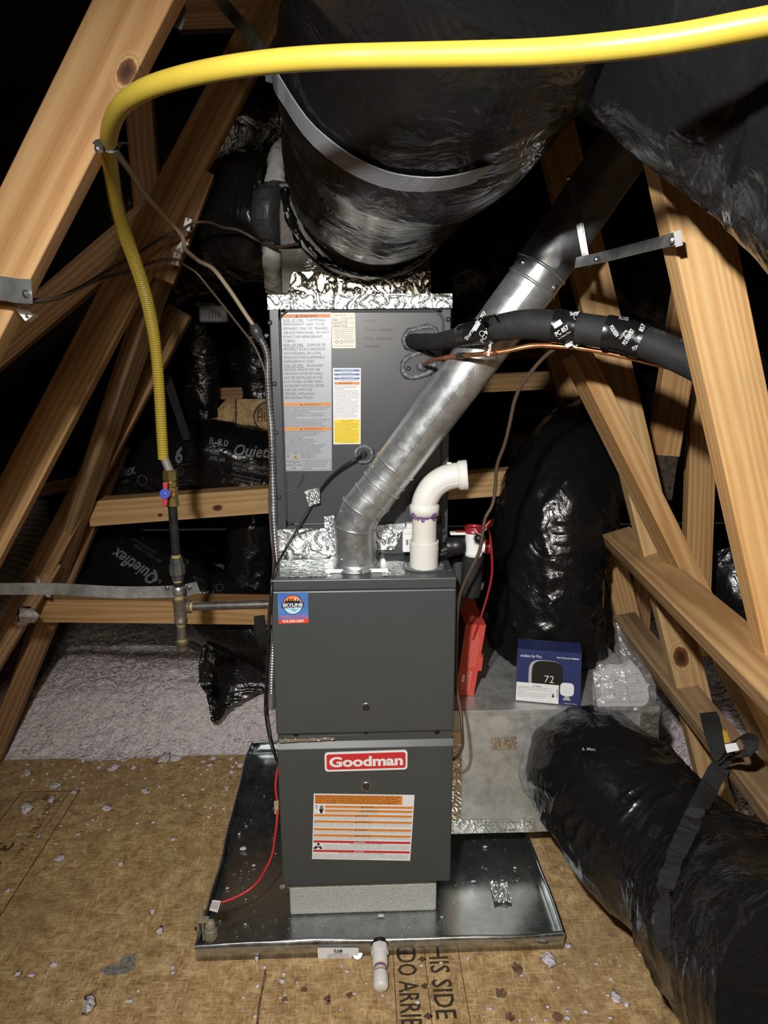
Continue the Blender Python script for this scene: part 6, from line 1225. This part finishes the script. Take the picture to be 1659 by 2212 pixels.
# black webbing on the lower duct, looped round the brace
lbv = DUCTS['low'][1]; P = []
for px, py, Y_ in ((1530, 1540, .02), (1540, 1580, -.05), (1554, 1622, -.09), (1562, 1648, -.11)): P.append(at(px, py, Y_))
P += [at(1548, 1668, -.13), at(1530, 1704, -.17)]
for px, py in ((1512, 1745), (1490, 1795), (1468, 1845), (1450, 1900), (1440, 1955), (1438, 2005), (1446, 2050)):
    h_ = hit(lbv, px, py, .006)
    if h_ is not None: P.append(h_)
P, _ = catmull(P, 60); Nn = []
for i, p in enumerate(P):
    loc, n, j, d = lbv.find_nearest(Vector(p)); v = unit(p-V3(loc)); Nn.append(unit(CAM-p)*(1 if i < 20 else .4)+(0 if i < 20 else 1)*v)
bs = thing('black_strap', 'black woven strap tying the lower duct up to the brown brace', 'strap', P[0]); ribbon(P, Nn, .042, .0022).build('webbing', STRAPB, bs)
P, _ = catmull([at(1560, 1640, -.14), at(1590, 1600, -.20), at(1612, 1592, -.24), at(1622, 1606, -.27), at(1606, 1628, -.26), at(1575, 1644, -.18)], 30); ribbon(P, [unit(V3((-.3, -.3, 1)))]*30, .034, .0022).build('tail_loop', STRAPB, bs)
P, _ = catmull([at(1570, 1640, -.03), at(1575, 1690, .0), at(1590, 1730, .02)], 10); ribbon(P, [(1, -.6, 0)]*10, .018, .002).build('rear_run', STRAPB, bs)
sh = Sheet([at(1565, 1608, -.215), at(1590, 1604, -.22), at(1597, 1620, -.225), at(1570, 1626, -.22)], 30, 20); m = MB(); sh.slab(m, 0, 0, 30, 20, 0, .001); plabel(m.build('tag', WHITE, bs), 'white paper tag')
sh = Sheet([at(1560, 1576, -.19), at(1570, 1580, -.19), at(1577, 1602, -.2), at(1565, 1606, -.2)], 12, 28); m = MB(); sh.slab(m, 0, 0, 12, 28, 0, .001); plabel(m.build('tag', plain('amber_tag', (.50, .29, .03), .4), bs), 'amber yellow tag')
# grey dryer hose at far left
gd = thing('grey_hose', 'ribbed grey plastic duct hose at the far left edge', 'hose', at(50, 1200, .80))
Tube([at(*p) for p in ((62, 1085, .95), (66, 1130, .92), (55, 1190, .86), (30, 1250, .80), (-10, 1310, .76), (-60, 1370, .74))], .058, 300, 28, lambda t, th, r: .0030*np.abs(np.sin(t*np.pi/.020))).mb().build('hose', GREYFLEX, gd)
# torn sheet of black film on the fluff
rows = [(1392, 440, 596), (1420, 432, 596), (1450, 430, 594), (1478, 431, 588), (1495, 444, 556), (1512, 448, 520), (1530, 452, 492), (1548, 454, 480), (1560, 456, 470)]
G = np.zeros((46, 40, 3))
for i, t in enumerate(np.linspace(0, 1, 46)):
    yy = np.interp(t, np.linspace(0, 1, 9), [r[0] for r in rows]); xl = np.interp(yy, [r[0] for r in rows], [r[1] for r in rows]); xr = np.interp(yy, [r[0] for r in rows], [r[2] for r in rows])
    for k, s_ in enumerate(np.linspace(0, 1, 40)):
        jag = 4*perlin(np.array([[i*.6, s_*2, 3.]]))[0]
        G[i, k] = at(xl+(xr-xl)*s_+jag, yy+jag, .97-.11*t)
q = G*4.5; wv = ridge(q*np.array([1.6, 1, .5]), 2.5)*.4+perlin(q*.7)*.6; G[..., 1] -= wv*.03
m = MB(); m.grid(G); n0 = len(m.v); G2 = G+np.array([0, .004, 0]); m.grid(G2[::-1]); o = m.build('plastic_sheet', FILM, None, G[0, 0]); tag(o, 'torn black plastic sheet hanging onto the pale insulation left of the furnace', 'sheet')

# ================================================================== DAMPER MOTOR AND GREY BOX
dm = thing('damper_motor', 'round dark grey damper motor on the left side of the plenum', 'motor', at(598, 465, .30))
cA = at(592, 463, .285); ax = unit(V3((.90, -.40, -.16))); R_ = .0745
m = MB(); m.lathe(cA-ax*.030, cA+ax, [(0, .055), (.003, .066), (.012, .0735), (.030, R_), (.052, R_*.97), (.060, R_*.86), (.062, R_*.5)], 40); m.build('housing', GREYD, dm)
u = unit(V3((0, 1, 0))-ax*ax[1]); v = np.cross(ax, u)
for k in range(10):
    a = 2*math.pi*k/10+.2; d = u*math.cos(a)+v*math.sin(a); t = -u*math.sin(a)+v*math.cos(a)
    m = MB(); m.bbox((-.015, -.003, -.004), (.015, .0035, .022), .002, lambda p: cA+d*(R_-.001)+t*p[0]+d*p[1]+ax*p[2]); m.build('grip', plain('grip_grey', (.05, .051, .053), .4), dm)
m = MB(); m.bbox((-.010, 0, -.004), (.010, .004, .004), .001, lambda p: cA-ax*.010+(-u)*.070+v*p[0]+(-u)*p[1]*.4+ax*p[2]); plabel(m.build('indicator', REDP, dm), 'red position mark')
m = MB(); m.bbox((-.018, -.012, .040), (.018, .012, .062), .002, lambda p: cA+u*p[0]+v*p[1]+ax*p[2]); plabel(m.build('shaft_clamp', plain('clamp_red', (.22, .03, .03), .4), dm), 'dull red shaft clamp')
gb = thing('grey_box', 'grey plastic box with slots hanging behind the tan cable', 'box', at(458, 680, .85))
c0 = at(430, 696, .85); c1 = at(489, 658, .85); m = MB(); m.bbox((c0[0], .85, c0[2]), (c1[0], .90, c1[2]), .006); m.build('case', plain('mid_grey_plastic', (.15, .15, .155), .45), gb)
for k in range(4): 
    x = at(451+k*7, 680, .85)[0]; m = MB(); m.box((x, .8485, c0[2]+.010), (x+.003, .851, c0[2]+.036)); m.build('slot', BLACKP, gb)
m = MB(); a = at(424, 660, .86); m.bbox((a[0]-.004, .86, c1[2]-.004), (c1[0]-.04, .88, c1[2]+.008), .003); m.build('lip', plain('mid_grey_plastic', (.15, .15, .155), .45), gb)

# ================================================================== THINGS ON THE RETURN BOX
zb = BZ1+.0022
BL, BR = atz(1113, 1513, zb), atz(1253, 1526, zb); lean = .012
def rise(p, px, py): return at(px, py, p[1]+lean)
TL, TR = rise(BL, 1118, 1401), rise(BR, 1257, 1412); hgt = (TL[2]+TR[2])/2-zb; TL[2] = TR[2] = zb+hgt
tx_ = unit(BR-BL); nn = unit(np.cross(TL-BL, BR-BL)); nn = nn if nn[1] < 0 else -nn; dep = -nn*.075; dep[2] = max(dep[2], 0)*1.0
th = thing('thermostat_box', 'navy blue thermostat carton standing on the galvanised return box', 'carton', (BL+BR)/2)
m = MB(); m.add([BL, BR, TR, TL, BL+dep*[1, 1, 0], BR+dep*[1, 1, 0], TR+dep, TL+dep], [(0, 1, 2, 3), (5, 4, 7, 6), (4, 0, 3, 7), (1, 5, 6, 2), (3, 2, 6, 7), (4, 5, 1, 0)]); m.build('carton', NAVY, th)
sh = Sheet([TL, TR, BR, BL], 528, 425); mw, mk, ms, mg = MB(), MB(), MB(), MB(); e = .0006
sh.text(mw, 'ecobee for Pro', 28, 62, 24, e, width=172, bold=.004); sh.text(mw, 'Smart Thermostat', 326, 52, 13, e, width=112, bold=.012); sh.text(mw, 'PREMIUM', 444, 52, 12, e, width=62, bold=.02)
def squircle(cx, cy, rx, ry, n=40, p=3.6): return [(cx+rx*math.copysign(abs(math.cos(a))**(2/p), math.cos(a)), cy+ry*math.copysign(abs(math.sin(a))**(2/p), math.sin(a))) for a in np.linspace(0, 2*math.pi, n, endpoint=False)]
sh.poly(mg, squircle(240, 205, 140, 128), e); sh.poly(mk, squircle(254, 207, 128, 126), e+.0004)
sh.text(mw, '72', 232, 254, 58, e+.0008, width=78, bold=-.012, res=4)
sh.rect(mw, 4, 268, 352, 420, e+.0008)
sh.poly(mw, squircle(418, 296, 56, 54), e+.0012); sh.poly(mg, [(404, 350), (432, 350), (452, 385), (384, 385)], e+.0012)
sh.text(mw, 'SmartSensor included', 404, 414, 8, e, width=96)
mk2 = MB(); e2 = e+.0012
sh.poly(mk2, [(140, 296), (152, 296), (146, 285)], e2); sh.text(mk2, 'WARNING', 158, 296, 10, e2, width=54, bold=.02)
for i, (t, wd) in enumerate((('MOUNTING HEIGHT: This product must be mounted', 240), ('Hazard: keep small parts out of reach of children', 256), ('may cause injury if swallowed', 70), ('WARNING: risk of shock, shut off power at the breaker', 264), ('before you install this product. Follow the', 250), ('WHEN INSTALLING, USE PROPER WIRING FOR THE', 236), ('Control. Refer to installation guide for details', 220))): sh.text(mk2, t, 16, 314+i*12.5, 6.5, e2, width=wd, res=1)
sh.rect(mk2, 286, 304, 287.5, 396, e2); sh.rect(mk2, 10, 302, 290, 303.5, e2); sh.text(mk2, 'made for north american heating and cooling systems', 12, 410, 5, e2, width=320, res=1); sh.poly(mk2, [(298, 352), (316, 352), (316, 370), (298, 370)], e2); sh.poly(mk2, [(300, 350), (314, 350), (307, 334)], e2)
for k in range(9): sh.rect(mk2, 336, 300+k*8, 344, 304+k*8, e2)
mg.build('print', plain('print_silver', (.42, .43, .45), .4), th)['kind'] = 'stuff'; mk.build('print', plain('print_charcoal', (.018, .018, .017), .3), th)['kind'] = 'stuff'; mw.build('print', WHITE, th); mk2.build('print', BLACK, th)

BL, BR = atz(984, 1501, zb), atz(1023, 1503, zb); TL, TR = at(1006, 1349, BL[1]), at(1050, 1352, BR[1]); TR[2] = TL[2]
rbx = thing('red_carton', 'tall red carton leaning between the furnace and the return duct', 'carton', (BL+BR)/2)
D_ = V3((0, .26, 0)); m = MB(); m.add([BL, BR, TR, TL, BL+D_, BR+D_, TR+D_, TL+D_], [(0, 1, 2, 3), (5, 4, 7, 6), (1, 5, 6, 2), (3, 2, 6, 7), (4, 5, 1, 0)]); m.build('carton', REDBOX, rbx)
m = MB(); ud = unit(TL-BL); m.add([BL, TL, TL+D_, BL+D_], [(0, 1, 2, 3)]); m.add([BL+V3((-.0015, 0, 0)), TL+V3((-.0015, 0, 0)), TL+D_+V3((-.0015, 0, 0)), BL+D_+V3((-.0015, 0, 0))], [(0, 1, 2, 3)]); m.build('side_panel', CARD, rbx)
m = MB(); xr = unit(TR-TL); a0 = BR+(TR-BR)*.36; a1 = BR+(TR-BR)*.60; m.prism([a0, a1, a1+xr*.008, a0+xr*.010], (0, .002, 0)); m.build('flap', REDBOX, rbx)
sh = Sheet([BL, TL, TR, BR], 155, 42); m = MB(); e = .0008      # lines run up the carton
for i, (t, u, wd) in enumerate((('HZ322', 14, 16), ('TrueZONE System', 12, 44), ('Systeme TrueZONE', 10, 44))): sh.text(m, t, u, 15+i*7, 5, e, width=wd)
for i, (u, wd) in enumerate(((62, 70), (62, 78), (64, 74), (64, 64))): sh.text(m, 'installation instructions included, use with heating cooling equipment', u, 20+i*4.4, 2.4, e, width=wd, res=1)
m.build('print', plain('pale_red_print', (.80, .42, .38), .5), rbx)['kind'] = 'stuff'; m = MB(); sh.rect(m, 30, 9, 46, 15, e); m.build('sticker', CREAM, rbx)

bagt = thing('paper_bag', 'clear plastic bag of folded white instruction papers on the return box', 'bag', atz(1345, 1528, zb))
qb = [at(1288, 1452, .36), at(1388, 1432, .36), atz(1412, 1527, zb), atz(1292, 1527, zb)]; qb[0], qb[1] = at(1284, 1446, qb[2][1]+.035), at(1388, 1428, qb[2][1]+.035)
for k in range(3):
    off = V3((.004*k-.004, .011*k, 0)); sh = Sheet([p+off for p in qb], 120, 90); m = MB(); pts = [(0, 8+3*k), (40, 2), (70, 8), (92, 0), (108, 20), (119, 48)]+circ(94, 64, 25, 10, 0, 90)+[(2, 89)]
    a = MB(); sh.poly(a, pts, 0); m.prism(a.v, sh.n*-.008); m.build('paper_stack', plain('white_paper', (.72, .73, .75), .6), bagt)
sh = Sheet(qb, 120, 90); m = MB()
for k in range(14): 
    t = k/14; sh.rect(m, 6+10*(k % 3), 18+k*4.6, 62+14*((k*7) % 4), 18.8+k*4.6, .0012)
for u0, v0, u1, v1 in ((3, 14, 4, 80), (70, 10, 71.2, 84), (44, 30, 50, 33), (96, 34, 99, 38), (36, 60, 42, 63)): sh.rect(m, u0, v0, u1, v1, .0012)
o = m.build('print', plain('grey_print', (.25, .25, .26), .6), bagt)
o['kind'] = 'stuff'
L1 = [(1326, 1345), (1330, 1385), (1328, 1412), (1292, 1432), (1281, 1462), (1281, 1500), (1284, 1532)]; R1_ = [(1340, 1350), (1358, 1390), (1384, 1424), (1404, 1452), (1416, 1478), (1418, 1506), (1408, 1532)]
Yv = [qb[2][1]+.10, qb[2][1]+.08, qb[2][1]+.055, qb[2][1]+.02, qb[2][1]-.004, qb[2][1]-.014, qb[2][1]-.006]
for side in (0, 1):
    G = np.zeros((44, 36, 3))
    for i, t in enumerate(np.linspace(0, 6, 44)):
        f = lambda A, j: np.interp(t, range(7), [p[j] for p in A])
        for k, s_ in enumerate(np.linspace(0, 1, 36)):
            bulge = math.sin(math.pi*s_)*.022; y = np.interp(t, range(7), Yv)
            G[i, k] = at(f(L1, 0)+(f(R1_, 0)-f(L1, 0))*s_, f(L1, 1)+(f(R1_, 1)-f(L1, 1))*s_, y+(-bulge if side == 0 else bulge*1.6+.012))
    q = G*26+side*7; G[..., 1] += (-1 if side == 0 else 1)*(ridge(q, 2.5)*.010+perlin(q*2)*.003); G[..., 2] = np.maximum(G[..., 2], zb+.0004)
    MB().grid(G).build('film', CLEAR, bagt)
